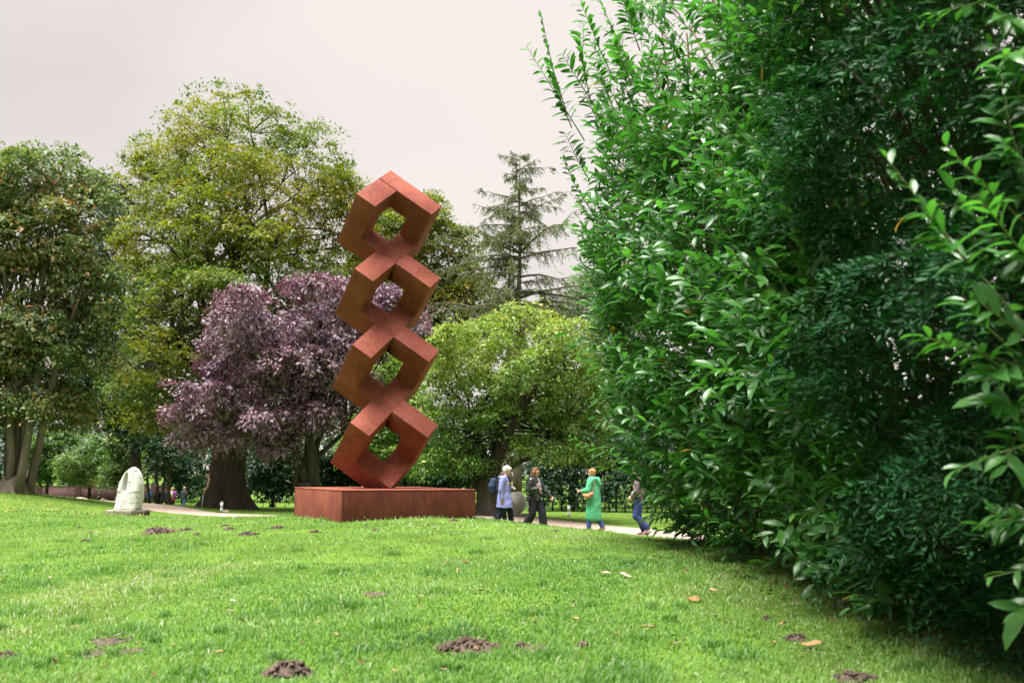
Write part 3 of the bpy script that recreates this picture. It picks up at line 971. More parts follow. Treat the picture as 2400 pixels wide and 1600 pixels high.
# ------------------------------------------------------------------ larches
def larch(name, label, base_px, top_py, D, r_trunk, maxlen, seed, low_py=760):
    r = np.random.default_rng(seed)
    x0 = at(base_px, 1150, D)[0]
    base = np.array([x0, D, gz(x0, D)])
    root = empty(name, base, label, 'tree', 'larches behind the apple tree')
    top = at(base_px + 6, top_py, D)
    H = top[2] - base[2]
    w = MB()
    trunk = curve(base, top, 12, 0, 0.015, None, r)
    w.tube(trunk, np.linspace(r_trunk, 0.02, 12) ** 1.0, 9)
    LP, LD, LN, LL, TT = [], [], [], [], []
    z_low = at(base_px, low_py, D)[2]
    z = z_low
    while z < top[2] - 0.1:
        f = (top[2] - z) / (top[2] - z_low)          # 1 low, 0 top
        for _ in range(r.integers(2, 5)):
            a = r.uniform(0, 6.28)
            L = (0.45 + maxlen * f ** 0.8) * r.choice([0.4, 0.65, 1.0, 1.25]) * r.uniform(0.85, 1.1)
            p0 = np.array([np.interp(z, trunk[:, 2], trunk[:, 0]), np.interp(z, trunk[:, 2], trunk[:, 1]), z])
            d = np.array([math.cos(a), math.sin(a), 0])
            n_ = 8
            s = np.linspace(0, 1, n_)
            rise = r.uniform(-0.05, 0.5) + 0.35 * (1 - f) ** 2
            br = p0 + d * (L * s)[:, None] + np.array([0, 0, 1.0]) * (L * (rise * s - 0.42 * s ** 2 + 0.18 * s ** 4))[:, None] + r.normal(0, 0.02 * L, (n_, 3)) * s[:, None]
            w.tube(br, np.linspace(0.012 + 0.012 * L, 0.006, n_), 5)
            side = np.array([-d[1], d[0], 0])
            nt_ = int(7 + L * 10)
            for k in range(nt_):
                t = r.uniform(0.12, 1.0)
                q0 = np.array([np.interp(t, s, br[:, c]) for c in range(3)])
                tl = r.uniform(0.25, 0.75) * (0.45 + 0.35 * L / 2) * (1.15 - 0.6 * t)
                td = norm(d * r.uniform(0.2, 0.9) + side * r.uniform(-1, 1) + np.array([0, 0, -r.uniform(0.25, 1.2)]))
                q1 = q0 + td * tl + np.array([0, 0, -0.12 * tl])
                w.tube(np.stack([q0, 0.5 * (q0 + q1) + np.array([0, 0, 0.03]), q1]), [0.007, 0.005, 0.003], 3, False)
                m_ = int(8 + tl * 28)
                u = r.random(m_)
                P = q0 + (q1 - q0) * u[:, None] + r.normal(0, 0.022, (m_, 3))
                LP.append(P)
                LD.append(norm(td + r.normal(0, 0.75, (m_, 3))))
                LN.append(r.normal(size=(m_, 3)))
                LL.append(r.uniform(0.05, 0.11, m_))
                TT.append(np.clip(r.normal(r.uniform(0.3, 0.75), 0.12, m_), 0, 1))
        z += (0.17 + 0.30 * f) * r.uniform(0.6, 1.4)
    w.obj('trunk', M_BARK_PALE, root, True)
    P, Dr, Nm, L, T_ = map(np.concatenate, (LP, LD, LN, LL, TT))
    V, F = leaf_cards(P, Dr, Nm, L, L * 0.36)
    part('crown', V, F, M_NEEDLE, root, False, np.repeat(T_, 4))
larch('larch_tree', 'tall feathery larch with a pointed top against the sky', 1213, 358, 47, 0.24, 4.9, 51)
larch('larch_tree', 'shorter larch just left of the tall pointed one', 1190, 492, 46, 0.20, 3.2, 52, 740)

# ------------------------------------------------------------------ clipped hedge beyond the right-hand path
def clipped_hedge():
    A, B = np.array([1.0, 39.5]), np.array([13.0, 33.0])
    L = np.linalg.norm(B - A)
    T2 = (B - A) / L
    N2 = np.array([T2[1], -T2[0]])
    root = empty('clipped_hedge', (*(0.5 * (A + B)), gz(*(0.5 * (A + B)))), 'dark clipped hornbeam hedge along the far side of the path', 'hedge')
    n = 2100
    s, d_, h_ = rng.random(n) * L, rng.random(n), rng.random(n) ** 0.8
    Hh = 2.7
    face = rng.random(n) < 0.75
    off_ = np.where(face, 0.45 - 0.25 * rng.random(n) ** 2, rng.uniform(-0.45, 0.45, n))
    z = np.where(face, 0.24 + h_ * (Hh - 0.24), Hh - 0.15 * rng.random(n))
    P2 = A + T2 * s[:, None] + N2 * off_[:, None]
    P = np.c_[P2, ground_z(P2[:, 0], P2[:, 1]) + z]
    N = np.tile(np.r_[N2, 0.3], (n, 1))
    tc_ = 0.42 + 0.2 * fbm2(s * 1.0, z * 1.3, 61, 3, 1.6) + rng.normal(0, 0.06, n)
    V, F, T_ = foliage(P, N, 26, 0.28, 0.11, 0.5, 0.4, 0.8, 0.3, 0.55, np.clip(tc_, 0, 1), 0.15)
    w = MB()
    for x in np.arange(0.1, L, 0.30):
        q = A + T2 * (x + rng.normal(0, .05)) + N2 * rng.normal(0, 0.08)
        zz = gz(*q)
        w.tube(curve((*q, zz - 0.05), (q[0] + rng.normal(0, .1), q[1], zz + 2.3), 5, 0, 0.05), np.linspace(0.035, 0.012, 5), 5)
    w.obj('stems', M_BARK, root, True)
    part('foliage', V, F, M_DARK, root, False, T_)
clipped_hedge()

# ------------------------------------------------------------------ far wood that reads as one mass
def far_wood():
    n = 3700
    x = rng.uniform(-62, 48, n)
    y = 78 + rng.uniform(0, 12, n) - 0.004 * x * x
    hgt = 5.6 + 1.6 * fbm2(x, y, 71, 3, 0.28) + np.where(x > -18, 2.2, 0.0) * np.clip((x + 18) / 8, 0, 1)
    z = hgt * rng.random(n) ** 0.7
    P = np.c_[x, y, ground_z(x, y) + z]
    N = np.tile(np.array([0, -0.8, 0.5]), (n, 1)) + rng.normal(0, 0.3, (n, 3))
    tc_ = 0.40 + 0.25 * fbm2(x, z * 2, 72, 3, 0.7) + rng.normal(0, 0.07, n)
    V, F, T_ = foliage(P, norm(N), 15, 0.95, 0.38, 0.5, 0.6, 0.6, 0.2, 0.6, np.clip(tc_, 0, 1), 0.13)
    ob = part('distant_wood', V, F, M_DARK, None, False, T_, 'stuff')
    tag(ob, 'dark mass of trees closing the view behind the park', 'wood')
far_wood()

# ------------------------------------------------------------------ unseen leaf mass added behind the viewer to block sky light
def rear_sky_blocker():
    n = 1500
    x = rng.uniform(-26, 22, n)
    y = -6 - rng.uniform(0, 5, n) - 0.006 * x * x
    z = 15.0 * rng.random(n) ** 0.85
    P = np.c_[x, y, ground_z(x, y) + z]
    N = np.tile(np.array([0, 0.8, 0.4]), (n, 1)) + rng.normal(0, 0.3, (n, 3))
    V, F, T_ = foliage(P, norm(N), 13, 1.0, 0.55, 0.5, 0.6, 0.6, 0.2, 0.6, np.clip(rng.normal(0.45, 0.15, n), 0, 1), 0.13)
    ob = part('rear_sky_blocker', V, F, M_DARK, None, False, T_, 'stuff')
    tag(ob, 'unseen dark foliage added behind the viewer to shade the sculpture', 'wood')
rear_sky_blocker()
# ------------------------------------------------------------------ cherry laurel and yew on the right
def laurel_leaf_mat(name, stops):
    m, t, out = new_mat(name)
    at_ = t.nodes.new('ShaderNodeAttribute')
    at_.attribute_name = 'tint'
    r = ramp_node(t, stops)
    t.links.new(at_.outputs['Fac'], r.inputs[0])
    p = t.nodes.new('ShaderNodeBsdfPrincipled')
    p.inputs['Roughness'].default_value = 0.27
    p.inputs['Specular IOR Level'].default_value = 0.5
    t.links.new(r.outputs[0], p.inputs['Base Color'])
    tc = t.nodes.new('ShaderNodeTexCoord')
    nz = t.nodes.new('ShaderNodeTexNoise')
    nz.inputs['Scale'].default_value = 45
    t.links.new(tc.outputs['Object'], nz.inputs['Vector'])
    bp = t.nodes.new('ShaderNodeBump')
    bp.inputs['Strength'].default_value = 0.25
    bp.inputs['Distance'].default_value = 0.004
    t.links.new(nz.outputs[0], bp.inputs['Height'])
    t.links.new(bp.outputs[0], p.inputs['Normal'])
    tr = t.nodes.new('ShaderNodeBsdfTranslucent')
    mul = t.nodes.new('ShaderNodeMixRGB')
    mul.blend_type = 'MULTIPLY'
    mul.inputs[0].default_value = 1.0
    mul.inputs[2].default_value = (1.0, 1.35, 0.5, 1)
    t.links.new(r.outputs[0], mul.inputs[1])
    t.links.new(mul.outputs[0], tr.inputs[0])
    mx = t.nodes.new('ShaderNodeMixShader')
    mx.inputs[0].default_value = 0.40
    t.links.new(p.outputs[0], mx.inputs[1])
    t.links.new(tr.outputs[0], mx.inputs[2])
    t.links.new(mx.outputs[0], out.inputs[0])
    return m
M_LAUREL = laurel_leaf_mat('laurel_leaf', [(0.0, (0.029, 0.087, 0.029)), (0.5, (0.058, 0.178, 0.045)), (0.88, (0.111, 0.288, 0.063)),
                                           (0.94, (0.156, 0.272, 0.052)), (0.965, (0.442, 0.302, 0.039)), (1.0, (0.391, 0.181, 0.039))])
M_YEW = leaf_mat('yew_needle', [(0.0, (0.008, 0.034, 0.010)), (0.6, (0.012, 0.079, 0.021)), (1.0, (0.027, 0.135, 0.030))], 0.2, 0.62, 0.25)
M_TWIG = plain('green_twig', (0.10, 0.13, 0.04), 0.7)
M_TWIG_BROWN = plain('brown_twig', (0.13, 0.085, 0.05), 0.8)

# one laurel leaf: midrib of 5 points, 3 points each side, gently folded and arched; length 1 along +x, up +z
LEAF_V = np.array([[0, 0, 0], [.27, 0, .035], [.54, 0, .04], [.80, 0, .0], [1.0, 0, -.075],
                   [.22, .112, .065], [.52, .158, .075], [.80, .100, .03],
                   [.22, -.112, .065], [.52, -.158, .075], [.80, -.100, .03]])
LEAF_T = np.array([[0, 1, 5], [1, 6, 5], [1, 2, 6], [2, 7, 6], [2, 3, 7], [3, 4, 7],
                   [0, 8, 1], [1, 8, 9], [1, 9, 2], [2, 9, 10], [2, 10, 3], [3, 10, 4]])

def leaf_frames(Dr, Nm):
    Dr = norm(Dr)
    S = norm(np.cross(Nm, Dr))
    U = np.cross(Dr, S)
    return np.stack([Dr, S, U], 2)                  # columns

def big_leaves(P, R, L, tint, wid=1.0):
    V = np.einsum('nij,kj->nki', R, LEAF_V * np.array([1, wid, 1])) * L[:, None, None] + P[:, None, :]
    n, k = len(P), len(LEAF_V)
    F = (LEAF_T[None] + (np.arange(n) * k)[:, None, None]).reshape(-1, 3)
    return V.reshape(-1, 3), F, np.repeat(tint, k)

def shoots(B, Sd, length, nleaf, leaf, r, tint0=None, spread=0.85):
    """leafy shoots from base points B along Sd: returns leaves (P, R, L, tint) and stem polylines"""
    n = len(B)
    cnt = np.maximum(4, (nleaf * np.exp(r.normal(0, 0.2, n)))).astype(int)
    k = np.repeat(np.arange(n), cnt)
    j = np.concatenate([np.arange(c) for c in cnt])
    t = 0.22 + 0.78 * (j + 0.5) / cnt[k]
    Ls = (length * np.exp(r.normal(0, 0.25, n)))
    bend = r.normal(0, 0.12, (n, 3)) + np.array([0, 0, 0.10])
    P = B[k] + Sd[k] * (Ls[k] * t)[:, None] + bend[k] * (Ls[k] * t * t)[:, None]
    T = norm(Sd[k] + 2 * bend[k] * t[:, None])
    pl = norm(np.array([0, 0, 1.0]) + np.array([-0.45, -0.25, 0]) + r.normal(0, 0.35, (n, 3)))[k]
    side = norm(np.cross(T, pl)) * np.where(j % 2 == 0, 1.0, -1.0)[:, None]
    wob = r.normal(0, 0.30, (len(k), 3))
    f = 0.45 + 0.55 * t[:, None]
    Dr = norm(T * f + side * spread + np.array([0, 0, -0.22]) + wob)
    Nm = norm(pl + r.normal(0, 0.28, (len(k), 3)))
    L = leaf * np.exp(r.normal(0, 0.20, len(k))) * (0.75 + 0.35 * np.sin(math.pi * np.clip(t, 0, 1)))
    tt = np.clip((0.45 + r.normal(0, 0.15, n) if tint0 is None else tint0)[k] + 0.18 * (t - 0.5) + r.normal(0, 0.10, len(k)), 0.02, 0.90)
    old = r.random(len(k)) < 0.004
    tt[old] = 0.98
    ends = B + Sd * Ls[:, None] + bend * Ls[:, None]
    mid = B + Sd * (Ls * 0.5)[:, None] + bend * (Ls * 0.25)[:, None]
    return P, leaf_frames(Dr, Nm), L, tt, np.stack([B, mid, ends], 1)

BASE_Y = [4.0, 6.0, 7.2, 9.4, 11.9, 13.0, 14.2]
BASE_X = [3.5, 3.1, 2.85, 2.75, 2.22, 2.10, 2.6]
OUT_H = [-0.2, 0.0, 0.6, 1.1, 1.8, 3.0, 4.5, 5.6, 6.6, 7.6]
OUT_O = [-0.15, -0.06, 0.30, 0.58, 0.88, 0.98, 1.00, 0.92, 0.70, 0.3]
def laurel_x(y, h):
    return np.interp(y, BASE_Y, BASE_X) - np.interp(h, OUT_H, OUT_O) * np.interp(y, [6, 8, 11, 13], [0.75, 0.85, 0.95, 1.0])

def make_leaf_parts(root, P, R, L, tint, n_obj, score, deep=None):
    """the leaves that show largest become objects of their own, the rest one joined part"""
    top = np.argsort(-score)[:n_obj]
    rest = np.ones(len(P), bool)
    rest[top] = False
    meshes = []
    for k in range(5):
        tv = 0.25 + 0.14 * k
        sc_ = np.array([1, 0.9 + 0.07 * k, 0.8 + 0.2 * k])
        meshes.append(np_mesh('leaf', LEAF_V * sc_, LEAF_T, M_LAUREL, True, np.full(len(LEAF_V), tv)))
    loc = np.array(root.location)
    for q in top:
        me = meshes[int(np.clip((tint[q] - 0.18) / 0.14, 0, 4))]
        ob = bpy.data.objects.new('leaf', me)
        Mx = Matrix.Identity(4)
        for a in range(3):
            for c in range(3):
                Mx[a][c] = R[q][a][c] * L[q]
            Mx[a][3] = P[q][a] - loc[a]
        COL.objects.link(ob)
        ob.parent = root
        ob.matrix_local = Mx
    if deep is not None:                             # leaves inside the bush, hardly seen: plain folded cards
        dp = rest & deep
        V, F = leaf_cards(P[dp], R[dp][:, :, 0], R[dp][:, :, 2], L[dp], L[dp] * 0.38)
        part('inner_foliage', V, F, M_LAUREL, root, False, np.repeat(tint[dp], 4), 'stuff')
        rest &= ~deep
    V, F, T_ = big_leaves(P[rest], R[rest], L[rest], tint[rest])
    part('foliage', V, F, M_LAUREL, root, True, T_, 'stuff')

def laurel():
    r = np.random.default_rng(101)
    root = empty('laurel_bush', (3.6, 10.0, gz(3.6, 10.0)), 'huge glossy cherry laurel bush leaning in over the lawn on the right', 'bush')
    # skin shoots
    n = 2700
    u = r.random(n)
    y = 6.9 * (13.9 / 6.9) ** u
    h = r.random(n) ** 0.92 * 7.6 - 0.05
    tdep = np.abs(r.normal(0, 0.30, n))
    x = laurel_x(y, h) + tdep + 0.16 * fbm2(y * 1.6, h * 1.6, 7, 3, 1.5)
    B1 = np.c_[x, y, ground_z(x, y) + h]
    # fill behind the skin
    m_ = 1900
    y2 = 6.9 * (14.5 / 6.9) ** r.random(m_)
    h2 = r.random(m_) * 6.3 + 0.1
    x2 = laurel_x(y2, h2) + r.uniform(0.4, 2.6, m_)
    B2 = np.c_[x2, y2, ground_z(x2, y2) + h2]
    B = np.concatenate([B1, B2])
    H = np.r_[h, h2]
    upw = 0.25 + 0.10 * H
    Sd = norm(np.c_[np.full(len(B), -0.85), np.full(len(B), -0.30), upw] + r.normal(0, 0.36, (len(B), 3)))
    keep = ~((H > 4.2) & (r.random(len(B)) < 0.8 * np.clip((H - 4.2) / 1.6, 0, 1)))
    B, Sd, H = B[keep], Sd[keep], H[keep]
    tint0 = 0.46 + 0.12 * fbm2(B[:, 1] * 1.2, B[:, 2] * 1.2, 17, 3, 1.4) + r.normal(0, 0.12, len(B))
    P, R, L, T_, S = shoots(B - Sd * 0.25, Sd, 0.58, 10.5, 0.160, r, tint0)
    # long shoots rising clear of the bush against the sky
    TB, TS = [], []
    for px, py, qx, qy, D in [(1262, 95, 1330, 270, 11.6), (1275, 150, 1340, 300, 11.8), (1330, 90, 1385, 240, 11.4), (1370, 50, 1440, 190, 11.2), (1290, 200, 1370, 330, 11.9),
                              (1300, 300, 1380, 420, 11.9), (1310, 400, 1390, 500, 12.0), (1345, 470, 1420, 560, 12.0), (1400, 8, 1470, 140, 11.0), (1330, 150, 1400, 260, 11.2),
                              (1450, -30, 1500, 120, 10.8), (1380, 120, 1440, 260, 11.0), (1360, 220, 1430, 330, 11.2), (1420, 70, 1480, 200, 10.6),
                              (1450, 1072, 1560, 1110, 11.8), (1440, 1010, 1540, 1060, 11.9)]:
        q, p_ = at(qx, qy, D), at(px, py, D - 0.2)
        TB.append(q); TS.append(p_ - q)
    TB, TS = np.array(TB), np.array(TS)
    ln = np.linalg.norm(TS, axis=1)
    P3, R3, L3, T3, S3 = [], [], [], [], []
    for i in range(len(TB)):
        a_ = shoots(TB[i:i + 1], norm(TS[i:i + 1]), ln[i], 10 + 17 * ln[i], 0.150, r, None, 1.35)
        for lst, v in zip((P3, R3, L3, T3, S3), a_):
            lst.append(v)
    P, R, L, T_ = np.concatenate([P] + P3), np.concatenate([R] + R3), np.concatenate([L] + L3), np.concatenate([T_] + T3)
    S = np.concatenate([S] + S3)
    ok = P[:, 2] > ground_z(P[:, 0], P[:, 1]) + 0.06
    P, R, L, T_ = P[ok], R[ok], L[ok], T_[ok]
    px, py, dz = project(P)
    inside = (px > 0) & (px < 2400) & (py > 0) & (py < 1600)
    face = np.abs(np.einsum('ni,ni->n', R[:, :, 2], norm(P - np.array([0, 0, CAMZ]))))
    surf = laurel_x(P[:, 1], P[:, 2] - ground_z(P[:, 0], P[:, 1])) - P[:, 0]
    score = np.where(inside & (px < 2000), L / dz * face, 0) * (surf > 0.22)
    make_leaf_parts(root, P, R, L, T_, 300, score, surf < -0.42)
    b = MB()
    for q in S[r.choice(len(S), 1500, False)]:
        b.tube(q, [0.007, 0.005, 0.0025], 4, False)
    for q in S3:
        b.tube(q[0], [0.008, 0.0055, 0.0025], 5, False)
    b.obj('twigs', M_TWIG, root, True)
    b = MB()
    for _ in range(46):                              # leaning branches from the stool upward and outward
        y0 = r.uniform(7.5, 13)
        p0 = np.array([np.interp(y0, BASE_Y, BASE_X) + r.uniform(0.3, 1.4), y0, 0])
        p0[2] = gz(p0[0], p0[1]) - 0.05
        h1 = r.uniform(2.5, 7.2)
        y1 = y0 + r.normal(0, 0.8)
        q = np.array([laurel_x(y1, h1) + r.uniform(0.0, 0.6), y1, p0[2] + h1])
        b.tube(curve(p0, q, 8, 0, 0.05, (-0.1, 0, 1), r), np.linspace(r.uniform(0.025, 0.05), 0.010, 8), 6)
    b.obj('branches', M_TWIG_BROWN, root, True)
laurel()

def laurel_near():
    r = np.random.default_rng(203)
    root = empty('laurel_shrub', (2.75, 4.3, gz(2.75, 4.3)), 'near laurel sprays with large leaves at the right edge of the photo', 'shrub')
    B, Sd, ln = [], [], []
    for px, py, qx, qy, D in [(2310, 60, 2440, 60, 4.6), (2250, 20, 2400, -20, 4.7), (2310, 200, 2420, 460, 4.4), (2370, 180, 2440, 300, 4.4), (2230, 380, 2400, 520, 4.5),
                              (2190, 545, 2330, 680, 4.3), (2240, 600, 2400, 760, 4.3), (2180, 690, 2350, 800, 4.4), (2210, 780, 2390, 860, 4.3), (2300, 700, 2440, 820, 4.2),
                              (2260, 880, 2420, 870, 4.3), (2330, 840, 2450, 930, 4.2), (2280, 960, 2420, 950, 4.4), (2310, 1010, 2440, 1000, 4.5), (2330, 1060, 2450, 1030, 4.6),
                              (2360, 1230, 2450, 1190, 4.8), (2380, 130, 2450, 120, 4.4), (2340, 330, 2440, 420, 4.3), (2360, 560, 2440, 640, 4.2), (2250, 500, 2380, 610, 4.6)]:
        q, p_ = at(qx, qy, D), at(px, py, D - r.uniform(0, 0.25))
        B.append(q); Sd.append(norm(p_ - q)); ln.append(np.linalg.norm(p_ - q))
    P3, R3, L3, T3, S3 = [], [], [], [], []
    for i in range(len(B)):
        a_ = shoots(np.array([B[i]]), np.array([Sd[i]]), ln[i] * 1.05, 7 + 20 * ln[i], 0.128, r, np.array([0.52 + r.normal(0, .08)]))
        for lst, v in zip((P3, R3, L3, T3, S3), a_):
            lst.append(v)
    # body of the shrub outside the frame and just inside it
    n = 340
    y = r.uniform(3.6, 5.2, n)
    h = r.random(n) * 4.5 + 0.4
    x = 2.55 + 0.12 * (y - 4) + np.abs(r.normal(0, 0.35, n))
    BB = np.c_[x, y, ground_z(x, y) + h]
    SS = norm(np.c_[np.full(n, -0.8), np.full(n, -0.35), np.full(n, 0.35)] + r.normal(0, 0.35, (n, 3)))
    a_ = shoots(BB, SS, 0.42, 10, 0.13, r)
    for lst, v in zip((P3, R3, L3, T3, S3), a_):
        lst.append(v)
    P, R, L, T_ = map(np.concatenate, (P3, R3, L3, T3))
    px, py, dz = project(P)
    inside = (px > 0) & (px < 2420) & (py > -20) & (py < 1600)
    score = np.where(inside, L / dz, 0)
    make_leaf_parts(root, P, R, L, T_, 280, score)
    b = MB()
    for s_ in S3:
        for q in s_:
            b.tube(q, [0.006, 0.005, 0.0025], 5, False)
    b.obj('twigs', M_TWIG, root, True)
    b = MB()
    for k in range(9):
        p0 = np.array([2.9 + r.uniform(-.2, .5), 4.4 + r.uniform(-.5, .5), 0]); p0[2] = gz(p0[0], p0[1]) - 0.05
        q = np.array([2.55 + r.uniform(-.1, .3), 4.4 + r.uniform(-.6, .6), p0[2] + r.uniform(2, 4.8)])
        b.tube(curve(p0, q, 6, 0, 0.05, (0, 0, 1), r), np.linspace(0.03, 0.01, 6), 6)
    b.obj('branches', M_TWIG_BROWN, root, True)
laurel_near()

def yew():
    r = np.random.default_rng(307)
    root = empty('yew_tree', (3.3, 6.2, gz(3.3, 6.2)), 'dark blue-green yew filling the shade beside the laurel', 'tree')
    n = 3900
    y = r.uniform(4.6, 7.4, n)
    h = r.random(n) * 6.2 + 0.05
    bul = np.interp(h, [0, 0.5, 1.2, 2.0, 3.5, 5, 6.5], [0.0, 0.30, 0.50, 0.72, 0.90, 0.95, 0.8])
    lay = 0.22 * np.sin(h * 5.2 + 1.2 * np.sin(y * 2.0)) + 0.20 * fbm2(y * 2, h * 2, 13, 3, 1.6)
    x = np.interp(y, [4.6, 6, 7.0, 7.4], [3.25, 3.0, 2.88, 3.1]) - bul + lay + np.abs(r.normal(0, 0.28, n)) + np.where(r.random(n) < 0.35, r.uniform(0.3, 1.8, n), 0)
    B = np.c_[x, y, ground_z(x, y) + h]
    Sd = norm(np.c_[np.full(n, -0.8), np.full(n, -0.35), r.normal(-0.05, 0.22, n)] + r.normal(0, 0.30, (n, 3)))
    per = 28
    k = np.repeat(np.arange(n), per)
    j = np.tile(np.arange(per), n)
    sl = (0.30 * np.exp(r.normal(0, 0.25, n)))[k]
    t = (j + 0.5) / per
    up = norm(np.array([-0.2, -0.2, 1.0]) + r.normal(0, 0.25, (n, 3)))[k]
    sd = norm(np.cross(Sd[k], up))
    # a flat spray: side twiglets carrying two ranks of needles
    twig = np.floor(t * 7) / 7
    sgn = np.where(j % 2 == 0, 1.0, -1.0)
    w_ = sl * 0.42 * (1.05 - twig) * r.random(len(k))
    Q = B[k] + Sd[k] * (sl * (0.15 + 0.85 * t))[:, None] + sd * (sgn * w_)[:, None] + np.array([0, 0, -1.0]) * (0.35 * sl * t * t + 0.3 * w_)[:, None]
    dr = norm(Sd[k] * 0.7 + sd * (sgn * 0.8)[:, None] + r.normal(0, 0.3, (len(k), 3)))
    L = r.uniform(0.040, 0.075, len(k))
    V, F = leaf_cards(Q, dr, norm(up + r.normal(0, 0.3, (len(k), 3))), L, L * 0.27, 0.05)
    tint = np.clip((0.42 + r.normal(0, 0.16, n))[k] + 0.25 * (t - 0.5) + r.normal(0, 0.10, len(k)), 0, 1)
    part('foliage', V, F, M_YEW, root, False, np.repeat(tint, 4), 'stuff')
    m_ = 9000                                        # old inner growth closing the view behind the sprays
    yy, hh = r.uniform(4.4, 14.5, m_), r.random(m_) * 7.6
    xx = np.interp(yy, BASE_Y, BASE_X) + r.uniform(0.5, 2.4, m_)
    Pq = np.c_[xx, yy, ground_z(xx, yy) + hh]
    Vq, Fq = leaf_cards(Pq, r.normal(size=(m_, 3)) + np.array([-0.6, -0.3, -0.2]), r.normal(size=(m_, 3)), r.uniform(0.12, 0.24, m_), r.uniform(0.06, 0.12, m_))
    part('inner_growth', Vq, Fq, M_YEW, root, False, np.full(len(Vq), 0.15), 'stuff')
    base = np.array([3.75, 6.2, gz(3.75, 6.2)])
    wd = Wood()
    flared_trunk(wd, base, base + np.array([0, 0, 1.2]), 0.22, 0.17, 1.4, 6, 8, 14, seed=2)
    for _ in range(70):
        i = r.integers(n)
        wd.limb(curve(base + np.array([0, 0, r.uniform(0.4, 1.4)]), B[i], 6, -0.15, 0.06, None, r), 0.05, 0.008, 5)
    wd.b.obj('trunk', M_BARK, root, True)
yew()
# ------------------------------------------------------------------ grass
M_GRASS = leaf_mat('grass_blade', [(0.0, (0.053, 0.142, 0.039)), (0.4, (0.132, 0.274, 0.062)), (0.75, (0.240, 0.377, 0.110)), (1.0, (0.451, 0.450, 0.308))],
                   0.42, 0.5, 0.35, (1.05, 1.15, 0.5))
MOLES = [(369, 1249, 80, 17), (435, 1243, 34, 8), (461, 1253, 17, 5), (539, 1241, 28, 7), (529, 1233, 24, 5), (582, 1253, 45, 10), (650, 1238, 31, 8),
         (740, 1247, 28, 6), (201, 1268, 21, 5), (185, 1236, 14, 4), (214, 1249, 12, 4), (882, 1244, 19, 6), (1303, 1246, 12, 4), (1064, 1221, 22, 6),
         (677, 1578, 105, 38), (1096, 1519, 140, 24), (1225, 1517, 46, 12), (1365, 1515, 26, 9), (1867, 1497, 52, 16), (1795, 1450, 18, 5), (2000, 1590, 96, 14),
         (10, 1538, 60, 9), (612, 1226, 9, 4)]
BARE = [(258, 1503, 0.14, 0.07), (232, 1530, 0.13, 0.07), (300, 1527, 0.10, 0.06), (880, 1392, 0.12, 0.08), (1250, 1519, 0.10, 0.06)]
MOLE_W = []
for px, py, w_, h_ in MOLES:
    c = hit(px, py)
    s = c[1] / FPX
    MOLE_W.append((c, w_ * s, h_ * s))
BARE_W = [(hit(px, py), rx, ry) for px, py, rx, ry in BARE]

def grass_mask(x, y):
    keep = path_dist(x, y) > PATH_W / 2 + rng.normal(0, 0.05, len(x))
    q = (np.c_[x, y] - PLC) @ Rz[:2, :2]
    keep &= ~((np.abs(q[:, 0]) < PS / 2 + 0.01) & (np.abs(q[:, 1]) < PS / 2 + 0.01))
    for c, w_, h_ in MOLE_W:
        d = np.hypot((x - c[0]), (y - c[1]) * 0.9) / (w_ * 0.42)
        keep &= (d > 1) | (rng.random(len(x)) < 0.04)
    for c, rx, ry in BARE_W:
        d = np.hypot((x - c[0]) / rx, (y - c[1]) / (ry * 2.0))
        keep &= (d > 1) | (rng.random(len(x)) < 0.35)
    # thin where the bushes shade the soil
    under = x - np.interp(y, BASE_Y, BASE_X)
    keep &= ~((under > 0.1) & (y < 14) & (rng.random(len(x)) < np.clip(under * 1.6, 0, 0.97)))
    return keep

